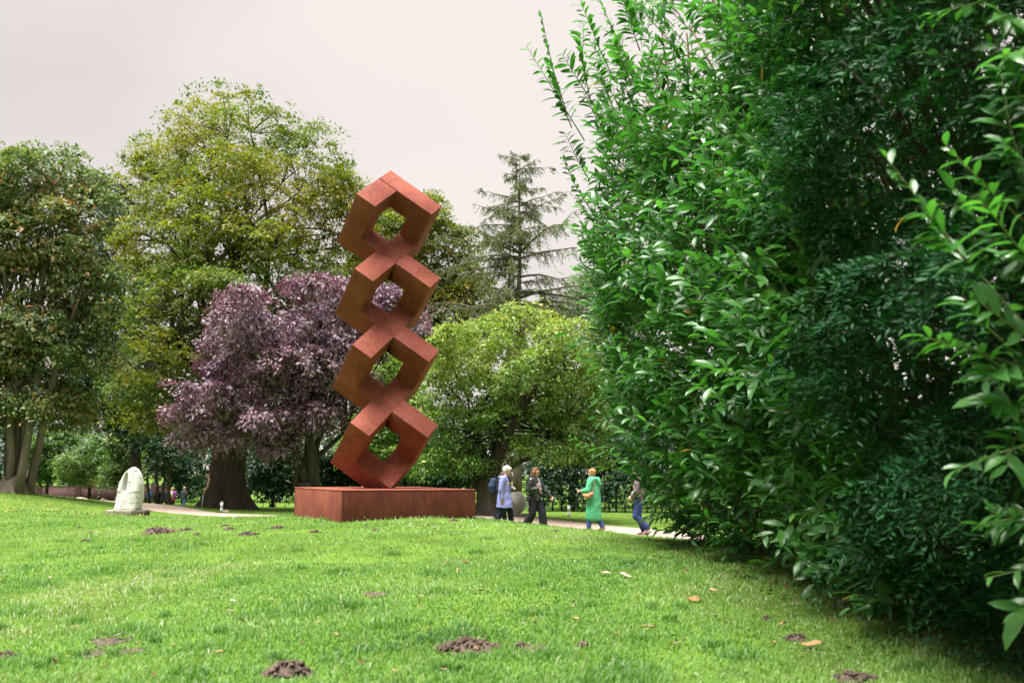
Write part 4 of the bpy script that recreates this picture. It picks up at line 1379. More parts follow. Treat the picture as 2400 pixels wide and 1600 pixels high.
def grass_field(n, ylo, yhi, power, hgt, wid, r, fine_blade=True):
    """blades spread over the visible wedge, denser near the camera"""
    y = ylo * (yhi / ylo) ** (r.random(n) ** power)
    half_ = 0.56 * (y + 0.8)
    x = -half_ - 1.8 + r.random(n) * (2 * half_ + 2.1)
    k = grass_mask(x, y)
    x, y = x[k], y[k]
    n = len(x)
    z = ground_z(x, y)
    clump = fbm2(x, y, 81, 4, 2.6)
    fine = fbm2(x, y, 82, 3, 11.0)
    h = hgt * np.exp(r.normal(0, 0.28, n)) * (1 + 0.30 * clump + 0.35 * np.clip(fine, 0, 1))
    tuft = np.clip(fbm2(x, y, 83, 3, 4.0) - 0.50, 0, 1) * 3.0
    h *= 1 + 0.5 * tuft
    # long fringe along the plinth foot where the mower does not reach
    q = np.abs((np.c_[x, y] - PLC) @ Rz[:2, :2])
    dp = np.maximum(q[:, 0], q[:, 1]) - PS / 2
    h *= 1 + 0.8 * np.exp(-(np.maximum(dp, 0) / 0.12) ** 2)
    a = r.uniform(0, 6.28, n)
    flow = 1.3 * fbm2(x, y, 84, 2, 0.8)
    lean = r.uniform(0.25, 1.10, n) * (0.8 + 0.6 * np.clip(-fine, 0, 1))
    ld = np.c_[np.cos(a) + 0.7 * np.cos(flow * 3), np.sin(a) + 0.7 * np.sin(flow * 3)]
    ld = norm(ld) * lean[:, None]
    wd = wid * np.exp(r.normal(0, 0.2, n)) * (y / ylo) ** 0.45
    b_ = a + 1.57 + r.normal(0, 0.4, n)
    sx, sy = np.cos(b_) * wd, np.sin(b_) * wd
    B = np.c_[x, y, z - 0.006]
    Sv = np.c_[sx, sy, np.zeros(n)]
    mid = B + np.c_[ld * (h * 0.28)[:, None], h * 0.58]
    tip = B + np.c_[ld * (h * 0.95)[:, None], h * np.clip(1.0 - 0.32 * lean, 0.3, 1)]
    V = np.stack([B - Sv, B + Sv, mid + Sv * 0.75, mid - Sv * 0.75, tip], 1).reshape(-1, 3)
    if fine_blade:
        o = (np.arange(n) * 5)[:, None, None]
        F = (np.array([[0, 1, 2], [0, 2, 3], [3, 2, 4]])[None] + o).reshape(-1, 3)
        nv = 5
    else:
        V = np.stack([B - Sv, B + Sv, tip], 1).reshape(-1, 3)
        F = np.arange(n * 3).reshape(n, 3)
        nv = 3
    patch = fbm2(x, y, 85, 4, 1.1)
    tint = np.clip(0.50 + 0.26 * patch + 0.12 * clump + 0.10 * fine - 0.14 * np.clip(tuft, 0, 1) + r.normal(0, 0.13, n), 0, 0.93)
    dry = r.random(n) < 0.03
    tint[dry] = 0.99
    return V, F, np.repeat(tint, nv)
r_ = np.random.default_rng(401)
fields = [grass_field(205000, 4.4, 11.0, 0.80, 0.031, 0.0035, r_), grass_field(170000, 9.0, 24.0, 0.9, 0.033, 0.0060, r_, False), grass_field(60000, 22.0, 46.0, 1.0, 0.038, 0.010, r_, False)]
o_, Vs, Fs, Ts = 0, [], [], []
for V, F, T_ in fields:
    Vs.append(V); Fs.append(F + o_); Ts.append(T_)
    o_ += len(V)
gr = part('lawn_grass', np.concatenate(Vs), np.concatenate(Fs), M_GRASS, None, False, np.concatenate(Ts), 'stuff')
tag(gr, 'short bright green grass of the lawn', 'grass')

# a few taller, darker tufts
Vt, Ft, Tt, o_ = [], [], [], 0
for px, py, w_, n in [(400, 1352, 44, 120), (560, 1364, 50, 150), (95, 1372, 110, 260), (310, 1388, 60, 130), (1020, 1348, 110, 300), (1120, 1296, 60, 160), (230, 1285, 40, 80), (920, 1300, 40, 90),
                      (300, 1480, 120, 240), (350, 1495, 60, 140), (50, 1440, 120, 220), (40, 1560, 150, 300), (780, 1410, 60, 120), (1240, 1440, 60, 130), (1290, 1540, 110, 260), (1500, 1500, 80, 160), (640, 1440, 90, 150),
                      (150, 1270, 30, 60), (265, 1535, 40, 90), (1730, 1540, 110, 220), (2150, 1565, 110, 260), (480, 1520, 90, 160), (900, 1470, 80, 140), (1080, 1470, 60, 120), (1380, 1420, 60, 120)] + [(r_.uniform(0, 1900), 1260 + 320 * r_.random(), r_.uniform(25, 80), int(r_.uniform(50, 130))) for _ in range(45)]:
    c = hit(px, py)
    rad = w_ * c[1] / FPX * 0.5
    x, y = c[0] + r_.normal(0, rad * 0.55, n), c[1] + r_.normal(0, rad * 0.5, n)
    h = r_.uniform(0.04, 0.09, n)
    a = r_.uniform(0, 6.28, n)
    ld = np.c_[np.cos(a), np.sin(a)] * r_.uniform(0.2, 0.9, n)[:, None]
    B = np.c_[x, y, ground_z(x, y) - 0.005]
    Sv = np.c_[-np.sin(a), np.cos(a), np.zeros(n)] * r_.uniform(0.0025, 0.0045, n)[:, None]
    mid = B + np.c_[ld * (h * 0.25)[:, None], h * 0.6]
    tip = B + np.c_[ld * (h * 0.9)[:, None], h * 0.85]
    Vt.append(np.stack([B - Sv, B + Sv, mid + Sv * 0.75, mid - Sv * 0.75, tip], 1).reshape(-1, 3))
    Ft.append((np.array([[0, 1, 2], [0, 2, 3], [3, 2, 4]])[None] + (np.arange(n) * 5)[:, None, None]).reshape(-1, 3) + o_)
    Tt.append(np.repeat(np.clip(r_.normal(0.32, 0.14, n), 0, 1), 5))
    o_ += n * 5
gt = part('grass_tufts', np.concatenate(Vt), np.concatenate(Ft), M_GRASS, None, False, np.concatenate(Tt), 'stuff')
tag(gt, 'taller dark green grass tufts standing in the lawn', 'grass')
# ------------------------------------------------------------------ molehills and fallen leaves
M_SOIL = noise_mat('molehill_soil', [(0.3, (0.042, 0.029, 0.022)), (0.6, (0.120, 0.085, 0.066)), (0.8, (0.20, 0.148, 0.118))],
                   scale=26, detail=8, rough=0.95, bump=1.0, bump_scale=40, bump_dist=0.03)
MOLE_LABELS = ['largest molehill of the row left of the plinth, made of several heaps', 'low molehill just right of the largest one left of the plinth',
               'tiny dark molehill below the two left ones', 'molehill in the middle of the row left of the plinth', 'flat molehill behind the middle one of the row left of the plinth',
               'long molehill nearest the camera in the row left of the plinth', 'molehill close to the left corner of the plinth', 'low molehill in front of the left side of the plinth',
               'lone small molehill on the left lawn in front of the white carved stone', 'faint molehill left of the white carved stone slab', 'tiny molehill below the white carved stone slab',
               'small dark molehill in front of the plinth middle', 'tiny molehill on the lawn before the walkers', 'grassy molehill at the right foot of the plinth',
               'big crumbly molehill at the bottom edge left of centre', 'long molehill in the foreground right of centre', 'short molehill just right of the long foreground one',
               'small molehill furthest right of the three in a line in the foreground', 'dark molehill beside the pale leaf near the laurel', 'tiny molehill by the laurel edge',
               'flat patch of turned soil at the bottom edge on the right', 'flat molehill at the left edge of the photo', 'tiny crumb heap near the left end of the plinth']
def molehill(i, c, w_, h_):
    r = np.random.default_rng(500 + i)
    b = MB()
    n = int(np.clip(w_ * 230, 26, 95))
    R_ = w_ * 0.5
    seg, rg = 26, 9
    rings = []
    for j in range(rg):
        t = j / (rg - 1)
        a = np.arange(seg) * 2 * math.pi / seg
        rad = R_ * (1 - t) * (1 + 0.22 * np.sin(a * 2 + i) + 0.14 * np.sin(a * 5 + 2 * i) + r.normal(0, 0.05, seg)) + 0.004
        hump = h_ * (1 - (1 - t) ** 2.0) * (0.85 + 0.25 * np.sin(a * 3 + i * 1.7)) + r.normal(0, 0.06 * h_, seg) * (t > 0.1)
        x, y = c[0] + np.cos(a) * rad, c[1] + np.sin(a) * rad * 0.95
        rings.append(np.c_[x, y, ground_z(x, y) - 0.01 + np.maximum(hump, 0)])
    b.loft(rings)
    for _ in range(n):                               # crumbs
        a, q = r.uniform(0, 6.28), R_ * math.sqrt(r.random()) * 1.08
        s = r.uniform(0.010, 0.026) * (0.7 + 0.8 * min(w_, 0.6))
        x, y = c[0] + math.cos(a) * q, c[1] + math.sin(a) * q * 0.95
        z = gz(x, y) + h_ * max(0, 1 - (q / R_) ** 2) * 0.95
        k = np.array([[1, 0, 0], [-1, 0, 0], [0, 1, 0], [0, -1, 0], [0, 0, 1], [0, 0, -1]]) * s * r.uniform(0.6, 1.25, (6, 1)) + r.normal(0, s * 0.2, (6, 3))
        b.add(k @ rotz(a).T + np.array([x, y, z]), [[0, 2, 4], [2, 1, 4], [1, 3, 4], [3, 0, 4], [2, 0, 5], [1, 2, 5], [3, 1, 5], [0, 3, 5]])
    ob = b.obj('molehill', M_SOIL)
    tag(ob, MOLE_LABELS[i], 'molehill', 'molehills on the lawn')
for i, (c, w_, h_) in enumerate(MOLE_W):
    molehill(i, c, w_, max(0.025, h_ * 0.78))
b = MB()
for c, rx, ry in BARE_W:
    rr = np.random.default_rng(int(c[1] * 100))
    rings = []
    for t in (1.0, 0.6, 0.25):
        a = np.arange(22) * 2 * math.pi / 22
        q = t * (1 + 0.2 * np.sin(3 * a) + 0.15 * np.sin(7 * a + 1))
        x, y = c[0] + np.cos(a) * rx * q, c[1] + np.sin(a) * ry * 2 * q
        rings.append(np.c_[x, y, ground_z(x, y) + 0.006 * (1.2 - t) + 0.003])
    b.loft(rings)
ob = b.obj('bare_soil', M_SOIL, None, True, 'stuff')
tag(ob, 'patches of bare brown soil showing through the lawn', 'soil')

LEAFCOL = {'orange': (0.34, 0.185, 0.085), 'pale': (0.42, 0.32, 0.26), 'tan': (0.34, 0.225, 0.12), 'brown': (0.12, 0.055, 0.03), 'grey': (0.36, 0.32, 0.29), 'yellow': (0.36, 0.26, 0.07)}
M_LEAFS = {k: noise_mat('dry_leaf_' + k, [(0.3, tuple(np.array(v) * 0.75)), (0.7, v)], scale=30, rough=0.75, bump=0.3) for k, v in LEAFCOL.items()}
def fallen_leaf(px, py, wpx, col, label, r, tilt=0.42):
    c = hit(px, py)
    L = max(wpx * c[1] / FPX, 0.028)
    n = 9
    t = np.linspace(0, 1, n)
    half = r.uniform(0.12, 0.19) * np.sin(math.pi * t ** 0.8) * (1 + 0.12 * np.sin(t * 23)) + 0.004
    curl = r.uniform(-0.25, 0.35)
    rows = []
    for s in (-1, -0.5, 0, 0.5, 1):
        rows.append(np.c_[t - 0.5, s * half, r.uniform(0.0, 0.10) * np.sin(math.pi * t) + 0.05 * np.sin(t * 7) + curl * (s * half) ** 2 * 6 + 0.04 * np.abs(s)])
    V = np.stack(rows, 1).reshape(-1, 3) * L
    F = []
    for i in range(n - 1):
        for j in range(4):
            a = i * 5 + j
            F.append([a, a + 5, a + 6, a + 1])
    az = r.uniform(-0.75, 0.75) + (math.pi if r.random() < 0.5 else 0)
    R_ = rotz(az) @ np.array(Matrix.Rotation(r.normal(0, tilt), 3, 'X')) @ np.array(Matrix.Rotation(r.normal(0, tilt * 0.6), 3, 'Y'))
    V = V @ R_.T + np.array([c[0], c[1], c[2] + 0.026 + 0.012 * r.random()])
    ob = part('fallen_leaf', V, np.array(F), M_LEAFS[col], None, True)
    if wpx > 18:                                     # stalk
        q0, dq = V[2], norm(V[2] - V[22])
        b_ = MB(); b_.tube([q0 - dq * 0.01, q0 + dq * L * 0.12, q0 + dq * L * 0.24 + np.array([0, 0, 0.006])], [0.0022, 0.0018, 0.0014], 5)
        b_.obj('stalk', M_LEAFS['brown'], ob, True)
    so = ob.modifiers.new('thickness', 'SOLIDIFY')
    so.thickness = 0.0012
    tag(ob, label, 'leaf', 'fallen leaves on the lawn')
r6 = np.random.default_rng(606)
for a in [(1625, 1413, 46, 'orange', 'large arched orange-brown leaf lying on the lawn right of centre'), (1420, 1349, 38, 'pale', 'left one of two curled pinkish leaves lying close together'),
          (1467, 1355, 36, 'pale', 'right one of two curled pinkish leaves lying close together'), (1538, 1310, 20, 'brown', 'dark brown leaf standing on edge near the laurel'),
          (1608, 1344, 17, 'brown', 'small brown leaf between the laurel and the dark standing leaf'), (1752, 1360, 26, 'tan', 'faded leaf in the long grass under the laurel'),
          (1672, 1391, 28, 'tan', 'narrow tan leaf just above the large orange one'), (1733, 1417, 19, 'pale', 'small pale leaf right of the large orange one'),
          (1840, 1470, 36, 'orange', 'light orange triangular leaf near the yew foot'), (1520, 1477, 35, 'tan', 'tan leaf with long stalk in the right foreground'),
          (1350, 1456, 21, 'tan', 'upright tan leaf in the middle right foreground'), (985, 1431, 21, 'tan', 'curled tan leaf left of the picture middle in the foreground'),
          (1127, 1391, 18, 'tan', 'small tan leaf in the middle of the lawn'), (1090, 1323, 23, 'orange', 'orange leaf lying flat below the plinth right end'),
          (274, 1501, 32, 'grey', 'pale grey leaf on the bare soil at lower left'), (512, 1536, 25, 'tan', 'tan leaf upright at lower left'),
          (568, 1465, 24, 'brown', 'dark brown folded leaf left of centre'), (545, 1417, 20, 'pale', 'pale leaf with dark tip left of centre'),
          (541, 1441, 17, 'pale', 'pink-brown narrow leaf below the pale one left of centre'), (130, 1556, 22, 'orange', 'orange-tan leaf near the lower left corner'),
          (361, 1590, 24, 'brown', 'dark leaf with a white edge at the bottom left'), (846, 1562, 24, 'brown', 'reddish brown leaf at the bottom left of centre'),
          (1139, 1500, 15, 'pale', 'pale leaf on top of the long foreground molehill'), (1902, 1521, 52, 'orange', 'long thin orange leaf below the dark molehill by the yew'),
          (813, 1328, 13, 'pale', 'small pinkish leaf in front of the plinth'), (787, 1497, 15, 'tan', 'little tan leaf above the bottom edge left of centre')]:
    fallen_leaf(*a, r6)
small = []
while len(small) < 85:                               # the many small ones nobody could tell apart
    px, py = r6.uniform(0, 2150), 1230 + 370 * r6.random() ** 0.8
    if py > 1240 + max(0, (px - 1500)) * 0.42:
        small.append((px, py))
for px, py in small:
    fallen_leaf(px, py, r6.uniform(7, 13) * (0.6 + (py - 1200) / 400), ['tan', 'yellow', 'tan', 'pale', 'brown', 'orange'][r6.integers(6)], 'small dry fallen leaf lying in the grass', r6, 0.35)
# yellow leaf litter on the left lawn under the trees
n = 420
y = r6.uniform(23, 36, n)
x = -0.52 * y + r6.exponential(2.6, n) - 1.0
k = path_dist(x, y) > 1.2
x, y = x[k], y[k]
n = len(x)
P = np.c_[x, y, ground_z(x, y) + 0.05]
V, F = leaf_cards(P, np.c_[r6.normal(size=(n, 2)), r6.normal(0, 0.3, n)], np.tile([0, 0, 1.0], (n, 1)) + r6.normal(0, 0.4, (n, 3)), r6.uniform(0.04, 0.08, n), r6.uniform(0.03, 0.05, n))
ob = part('leaf_litter', V, F, M_LEAFS['yellow'], None, False, None, 'stuff')
tag(ob, 'scattered yellow leaf litter on the left lawn', 'leaves')
# brown litter under the bushes
n = 1500
y = r6.uniform(4.5, 13.5, n)
x = np.interp(y, BASE_Y, BASE_X) + r6.normal(0.25, 0.35, n)
P = np.c_[x, y, ground_z(x, y) + 0.012]
V, F = leaf_cards(P, np.c_[r6.normal(size=(n, 2)), r6.normal(0, 0.2, n)], np.tile([0, 0, 1.0], (n, 1)) + r6.normal(0, 0.4, (n, 3)), r6.uniform(0.03, 0.09, n), r6.uniform(0.02, 0.04, n))
ob = part('bush_litter', V, F, M_LEAFS['brown'], None, False, None, 'stuff')
tag(ob, 'brown dead leaves on the soil under the bushes', 'leaves')

# ------------------------------------------------------------------ small park things
M_WHITE_STONE = noise_mat('white_stone', [(0.3, (0.50, 0.495, 0.475)), (0.7, (0.66, 0.655, 0.635))], scale=5, rough=0.9, bump=0.35, bump_scale=30)
M_GROOVE = plain('groove_dark', (0.28, 0.27, 0.235), 0.95)  # darker tone for the thin tubes that draw the grooves
M_OLD_STONE = noise_mat('mossy_stone', [(0.3, (0.15, 0.14, 0.10)), (0.6, (0.26, 0.24, 0.19)), (0.8, (0.17, 0.20, 0.10))], scale=6, rough=0.95, bump=0.6, bump_scale=20)
M_DARK_STONE = noise_mat('dark_stone', [(0.3, (0.060, 0.052, 0.040)), (0.7, (0.11, 0.095, 0.075))], scale=6, rough=0.95, bump=0.6, bump_scale=20)
M_PALE_STONE = noise_mat('pale_sandstone', [(0.3, (0.52, 0.42, 0.33)), (0.7, (0.66, 0.56, 0.46))], scale=5, rough=0.9, bump=0.2)
M_GREY_DISC = noise_mat('grey_granite', [(0.3, (0.38, 0.36, 0.33)), (0.7, (0.52, 0.50, 0.46))], scale=18, rough=0.9, bump=0.2)
M_WOOD = plain('weathered_wood', (0.42, 0.31, 0.22), 0.8)
M_METAL = plain('bollard_grey', (0.42, 0.44, 0.45), 0.5, 0.05)
M_WHITE = plain('bollard_white', (0.75, 0.75, 0.72), 0.5, 0.04)
M_BRICK = None

def px_thing(px, py, D):
    p_ = at(px, py, D)
    return p_, D / FPX

# carved white stone: a tall rounded arch with a slit, on a slab
D = 31.0
c, s = px_thing(302, 1198, D)
c[2] = gz(c[0], c[1]) + 0.19
st = empty('carved_stone', c, 'white carved arch-shaped stone with a slit, standing on a slab', 'sculpture')
def arch_ring(h01):
    """outline of the arch at relative height: left, right, thickness in metres"""
    lx = np.interp(h01, [0, .3, .6, .8, .93, 1.0], [-31, -27, -21, -13, -4, 6]) * s
    rx = np.interp(h01, [0, .3, .6, .8, .93, 1.0], [27, 30, 29.5, 24, 17, 8]) * s
    return lx, rx
Hs = 98 * s
bmv = MB()
nz_, na = 22, 20
th0 = 0.30
def blob_ring(xl, xr, z, th):
    a = np.arange(na) * 2 * math.pi / na
    e = 0.55
    cx_, hw_ = 0.5 * (xl + xr), 0.5 * (xr - xl)
    return np.c_[c[0] + cx_ + hw_ * np.sign(np.cos(a)) * np.abs(np.cos(a)) ** e, c[1] + th * np.sign(np.sin(a)) * np.abs(np.sin(a)) ** e, np.full(na, c[2] + z)]
# lower body, joined
zs = np.linspace(0, 0.42, 7)
bmv.loft([blob_ring(*arch_ring(z), z * Hs, th0 * (1 - 0.25 * z)) for z in zs])
# floor of the slit, set back
zs = np.linspace(0.41, 0.89, 6)
bmv.loft([blob_ring(arch_ring(z)[0] * 0.6, arch_ring(z)[1] * 0.6, z * Hs, 0.10) for z in zs])
# left limb and right limb round the slit, meeting at the top
def slit(h):
    return np.interp(h, [.38, .45, .6, .78, .88], [-7, -8.5, -8, -7, -5]) * s, np.interp(h, [.38, .45, .6, .78, .88], [-6.8, -4.5, -2.8, -3.2, -4.8]) * s
zs = np.linspace(0.415, 0.885, 9)
bmv.loft([blob_ring(arch_ring(z)[0], slit(z)[0], z * Hs, th0 * 0.92 * (1 - 0.4 * (z - .4))) for z in zs])
bmv.loft([blob_ring(slit(z)[1], arch_ring(z)[1], z * Hs, th0 * 0.92 * (1 - 0.4 * (z - .4))) for z in zs])
zs = [0.88, 0.91, 0.94, 0.965, 0.985, 0.998]
bmv.loft([blob_ring(*arch_ring(z), z * Hs, th0 * 0.75 * math.sqrt(max(0.03, 1 - ((z - .86) / .14) ** 2))) for z in zs])
ob = bmv.obj('stone_body', M_WHITE_STONE, st, True)
rm = ob.modifiers.new('melt', 'REMESH')
rm.mode = 'VOXEL'
rm.voxel_size = 0.018
rm.use_smooth_shade = True
sm_ = ob.modifiers.new('smooth', 'SMOOTH')
sm_.iterations = 6
g = MB()
def groove(x0, z0, x1, z1):
    q = []
    for t in np.linspace(0, 1, 5):
        x, z = (x0 + (x1 - x0) * t) * s, (z0 + (z1 - z0) * t + 2.0 * math.sin(math.pi * t)) * s
        h01 = z / Hs
        l_, r__ = arch_ring(h01)
        u = np.clip((x - 0.5 * (l_ + r__)) / (0.5 * (r__ - l_) + 1e-6), -0.97, 0.97)
        dep = th0 * (1 - 0.3 * h01) * (1 - abs(u) ** 3.6) ** 0.28
        q.append([c[0] + x, c[1] - dep * 0.93 - 0.012, c[2] + z])
    g.tube(q, 0.012, 5)
for gq in [(-24, 62, -17, 62), (-25, 57, -17, 58), (-26, 44, -19, 47), (-27, 38, -18, 44), (-28, 28, -10, 30), (-27, 12, -14, 22), (-4, 20, 10, 14), (-10, 6, -3, 20), (2, 36, 10, 37),
           (14, 38, 24, 28), (2, 30, 6, 29), (13, 26, 27, 27), (13, 14, 27, 17), (3, 62, 9, 64), (3, 55, 9, 57), (15, 57, 22, 53), (14, 68, 23, 76), (10, 86, 18, 88), (18, 42, 27, 50), (12, 14, 12, 26), (-27, 16, -27, 28)]:
    groove(*gq)
g.obj('carved_grooves', M_GROOVE, st, True)
sl = empty('stone_slab', (c[0], c[1], c[2] - 0.13), 'flat mossy slab under the white carved stone', 'slab')
b = MB()
b.box((c[0] - 0.06, c[1], c[2] - 0.09), (108 * s * 0.72, 0.95, 0.18), rotz(0.06), 0.035)
b.obj('slab', M_OLD_STONE, sl)
b = MB()
b.box((c[0] + 36 * s, c[1] - 0.30, c[2] - 0.085), (32 * s, 0.40, 0.17), rotz(-0.05), 0.03)
ob = b.obj('stone_block', M_DARK_STONE, None)
tag(ob, 'dark stone block at the right end of the mossy slab', 'stone')

# sail-shaped stone by the many-stemmed trunk
D = 36.5
p0, s = px_thing(66, 1157, D)
prof = [(1, 0), (-8, 16), (-11, 30), (-9, 44), (-4, 55), (-1, 60), (0.5, 67), (2.5, 62), (1.5, 58), (4, 56), (4.5, 53), (3.5, 50), (4.5, 30), (4.0, 8)]
Vf = np.array([[p0[0] + x * s, p0[1] - 0.04, p0[2] + z * s - 0.05] for x, z in prof])
Vb = Vf + np.array([0.03, 0.09, 0])
n = len(prof)
F1 = [list(range(n))[::-1], [n + i for i in range(n)]] + [[i, (i + 1) % n, n + (i + 1) % n, n + i] for i in range(n)]
b = MB(); b.add(np.r_[Vf, Vb], F1)
tag(b.obj('sail_stone', M_PALE_STONE), 'thin pale sail-shaped stone leaning by the many-stemmed trunk', 'sculpture')

# lying pale stone, small boulder, short white post on the far left lawn
p0 = at(194, 1176, 50); p0[2] = gz(p0[0], p0[1])
b = MB(); b.tube([p0 + [-0.32, 0, 0.16], p0 + [-0.1, 0.05, 0.13], p0 + [0.15, 0.08, 0.08], p0 + [0.34, 0.1, 0.03]], [0.07, 0.11, 0.10, 0.04], 9)
tag(b.obj('lying_stone', M_PALE_STONE, None, True), 'long pale stone lying on the grass before the brick wall', 'stone')
p0 = at(241, 1178, 54); p0[2] = gz(p0[0], p0[1])
b = MB(); b.ball(p0 + [0, 0, 0.10], (0.15, 0.14, 0.20), 14, 9)
tag(b.obj('boulder', M_PALE_STONE, None, True), 'small rounded pinkish boulder near the brick wall', 'stone')

def bollard(px, py_b, D, hpx, label, sign=False):
    p0, s = px_thing(px, py_b, D)
    p0[2] = gz(p0[0], p0[1])
    h = hpx * s
    root = empty('path_bollard', p0, label, 'bollard', 'bollards beside the paths')
    r_b = max(0.035, 3.2 * s)
    b = MB(); b.tube([p0 - [0, 0, .05], p0 + [0, 0, h * 0.45]], r_b * 0.96, 16); b.obj('post', M_METAL, root, True)
    b = MB(); b.tube([p0 + [0, 0, h * 0.45], p0 + [0, 0, h * 0.93]], r_b, 16); lt_ = b.obj('light_tube', M_WHITE, root, True)
    b = MB(); b.tube([p0 + [0, 0, h * 0.93], p0 + [0, 0, h * 0.985], p0 + [0, 0, h]], [r_b * 1.08, r_b * 1.08, r_b * 0.8], 16); b.obj('cap', M_METAL, lt_, True)
    return p0, s
q, s = bollard(519, 1198, 38.5, 25, 'bollard light by the path in front of the beech')
b = MB(); b.box(q + [11 * s, -0.05, 2.5 * s + 0.01], (12 * s, 0.10, 4.5 * s), rotz(0.1), 0.006)
tag(b.obj('sign_plate', M_PALE_STONE), 'small pale label plate on the grass beside the beech bollard', 'sign')
bollard(1333, 1210, 34.0, 27, 'bollard light between the two groups of walkers')
bollard(249, 1181, 54.0, 10, 'tiny far bollard beside the small boulder')

# twisted forked wooden sculpture left of the beech trunk
D = 41.0
pts = [at(x, y, D) for x, y in [(477, 1158), (481, 1147), (487, 1139), (488, 1130), (491, 1124), (488, 1117)]]
tw = empty('twisted_sculpture', pts[0], 'thin twisted forked wooden sculpture leaning beside the beech trunk', 'sculpture')
b = MB()
b.tube(pts, np.array([2.0, 2.6, 2.2, 2.8, 2.2, 2.4]) * D / FPX, 8)
b.obj('twisted_stem', M_WOOD, tw, True)
for x in (484, 491):
    b = MB(); b.tube([at(488, 1118, D), at(0.5 * (488 + x), 1114, D), at(x, 1109, D)], np.array([2.0, 1.8, 1.6]) * D / FPX, 7); b.obj('prong', M_WOOD, tw, True)
pg = np.array([pts[0][0] - 0.05, D, gz(pts[0][0], D)])
b = MB(); b.tube([pg, pts[0] + [0, 0, 0.02]], 0.02, 6); b.obj('stand_rod', M_METAL, tw, True)

# white figure-of-eight sculpture behind the plinth
D = 40.0
s = D / FPX
e8 = empty('white_loop_sculpture', at(728, 1140, D), 'small white figure-of-eight sculpture seen behind the plinth left end', 'sculpture')
for cy_, rx, ry in [(1119, 2.8, 6.5), (1133, 2.6, 6.0)]:
    a = np.linspace(0, 2 * math.pi, 19)
    b = MB(); b.tube([at(728 + rx * math.cos(t), cy_ + ry * math.sin(t), D) for t in a], 1.1 * s, 6, False); b.obj('loop', M_WHITE, e8, True)
q0 = at(728, 1139, D)
b = MB(); b.tube([(q0[0], q0[1], gz(q0[0], q0[1])), q0], 0.03, 8); b.obj('foot_rod', M_METAL, e8, True)

# stone disc with a stepped slot on its slab
D = 33.0
cc, s = px_thing(1211, 1177, D)
dk = empty('stone_disc', (cc[0], cc[1], cc[2] - 25 * s), 'upright round grey stone disc with a stepped slot behind the walkers', 'sculpture')
Rd = rotz(math.radians(-42))
seg = 44
slot = [(-1.0, 0.10), (-0.42, 0.10), (-0.42, -0.02), (-0.18, -0.02), (-0.18, -0.16), (0.06, -0.16), (0.06, -0.28), (-1.0, -0.28)]
rad = 25 * s
outl = [(rad * math.cos(t), rad * math.sin(t)) for t in np.linspace(math.pi + 0.30, 3 * math.pi - 0.11, seg)]
outl = outl + [(-0.42 * rad, 0.10 * rad), (-0.42 * rad, -0.02 * rad), (-0.18 * rad, -0.02 * rad), (-0.18 * rad, -0.16 * rad), (0.06 * rad, -0.16 * rad), (0.06 * rad, -0.29 * rad)]
n = len(outl)
Vd = np.array([[x, -0.08, z] for x, z in outl] + [[x, 0.08, z] for x, z in outl]) @ Rd.T + cc
bm = bmesh.new()
vv = [bm.verts.new(v) for v in Vd]
bm.faces.new(vv[:n]); bm.faces.new(vv[n:][::-1])
for i in range(n):
    bm.faces.new([vv[i], vv[n + i], vv[n + (i + 1) % n], vv[(i + 1) % n]])
bmesh.ops.triangulate(bm, faces=bm.faces[:])
bmesh.ops.recalc_face_normals(bm, faces=bm.faces[:])
bm.verts.index_update()
part('disc', np.array([v.co[:] for v in bm.verts]), np.array([[v.index for v in f.verts] for f in bm.faces]), M_GREY_DISC, dk)
bm.free()
zb = gz(cc[0], cc[1])
b = MB(); b.box((cc[0] + 0.04, cc[1], 0.5 * (cc[2] - 25 * s + zb - 0.1)), (48 * s, 0.55, cc[2] - 25 * s - zb + 0.1 + 0.004), None, 0.02)
tag(b.obj('disc_slab', M_OLD_STONE), 'rough stone slab under the round grey disc', 'slab')

# brick wall far left, with coping
m, t, out = new_mat('brick')
tc = t.nodes.new('ShaderNodeTexCoord')
br = t.nodes.new('ShaderNodeTexBrick')
mp = t.nodes.new('ShaderNodeMapping')
mp.inputs['Rotation'].default_value = (math.radians(90), 0, 0)
t.links.new(tc.outputs['Object'], mp.inputs[0])
t.links.new(mp.outputs[0], br.inputs['Vector'])
br.inputs['Color1'].default_value = (0.070, 0.026, 0.024, 1)
br.inputs['Color2'].default_value = (0.045, 0.018, 0.020, 1)
br.inputs['Mortar'].default_value = (0.08, 0.055, 0.05, 1)
br.inputs['Scale'].default_value = 4.0
br.inputs['Mortar Size'].default_value = 0.02
p = t.nodes.new('ShaderNodeBsdfPrincipled')
p.inputs['Roughness'].default_value = 0.95
t.links.new(br.outputs[0], p.inputs['Base Color'])
t.links.new(p.outputs[0], out.inputs[0])
M_BRICK = m
A, B = np.array([at(-40, 1150, 72)[0], 72.0]), np.array([at(395, 1150, 76)[0], 76.0])
ang = math.atan2(B[1] - A[1], B[0] - A[0])
mid = 0.5 * (A + B)
zt_ = at(200, 1138, 73.5)[2]
zb = min(gz(*A), gz(*B)) - 0.3
bw = empty('brick_wall', (*mid, zb), 'low dark red brick wall behind the shrubs on the far left', 'wall')
b = MB(); b.box((*mid, 0.5 * (zt_ - 0.08 + zb)), (np.linalg.norm(B - A), 0.30, zt_ - 0.08 - zb), rotz(ang)); b.obj('brickwork', M_BRICK, bw)
b = MB(); b.box((*mid, zt_ - 0.04), (np.linalg.norm(B - A) + 0.05, 0.36, 0.08), rotz(ang), 0.01); b.obj('coping', plain('coping', (0.06, 0.035, 0.03), 0.9), bw)
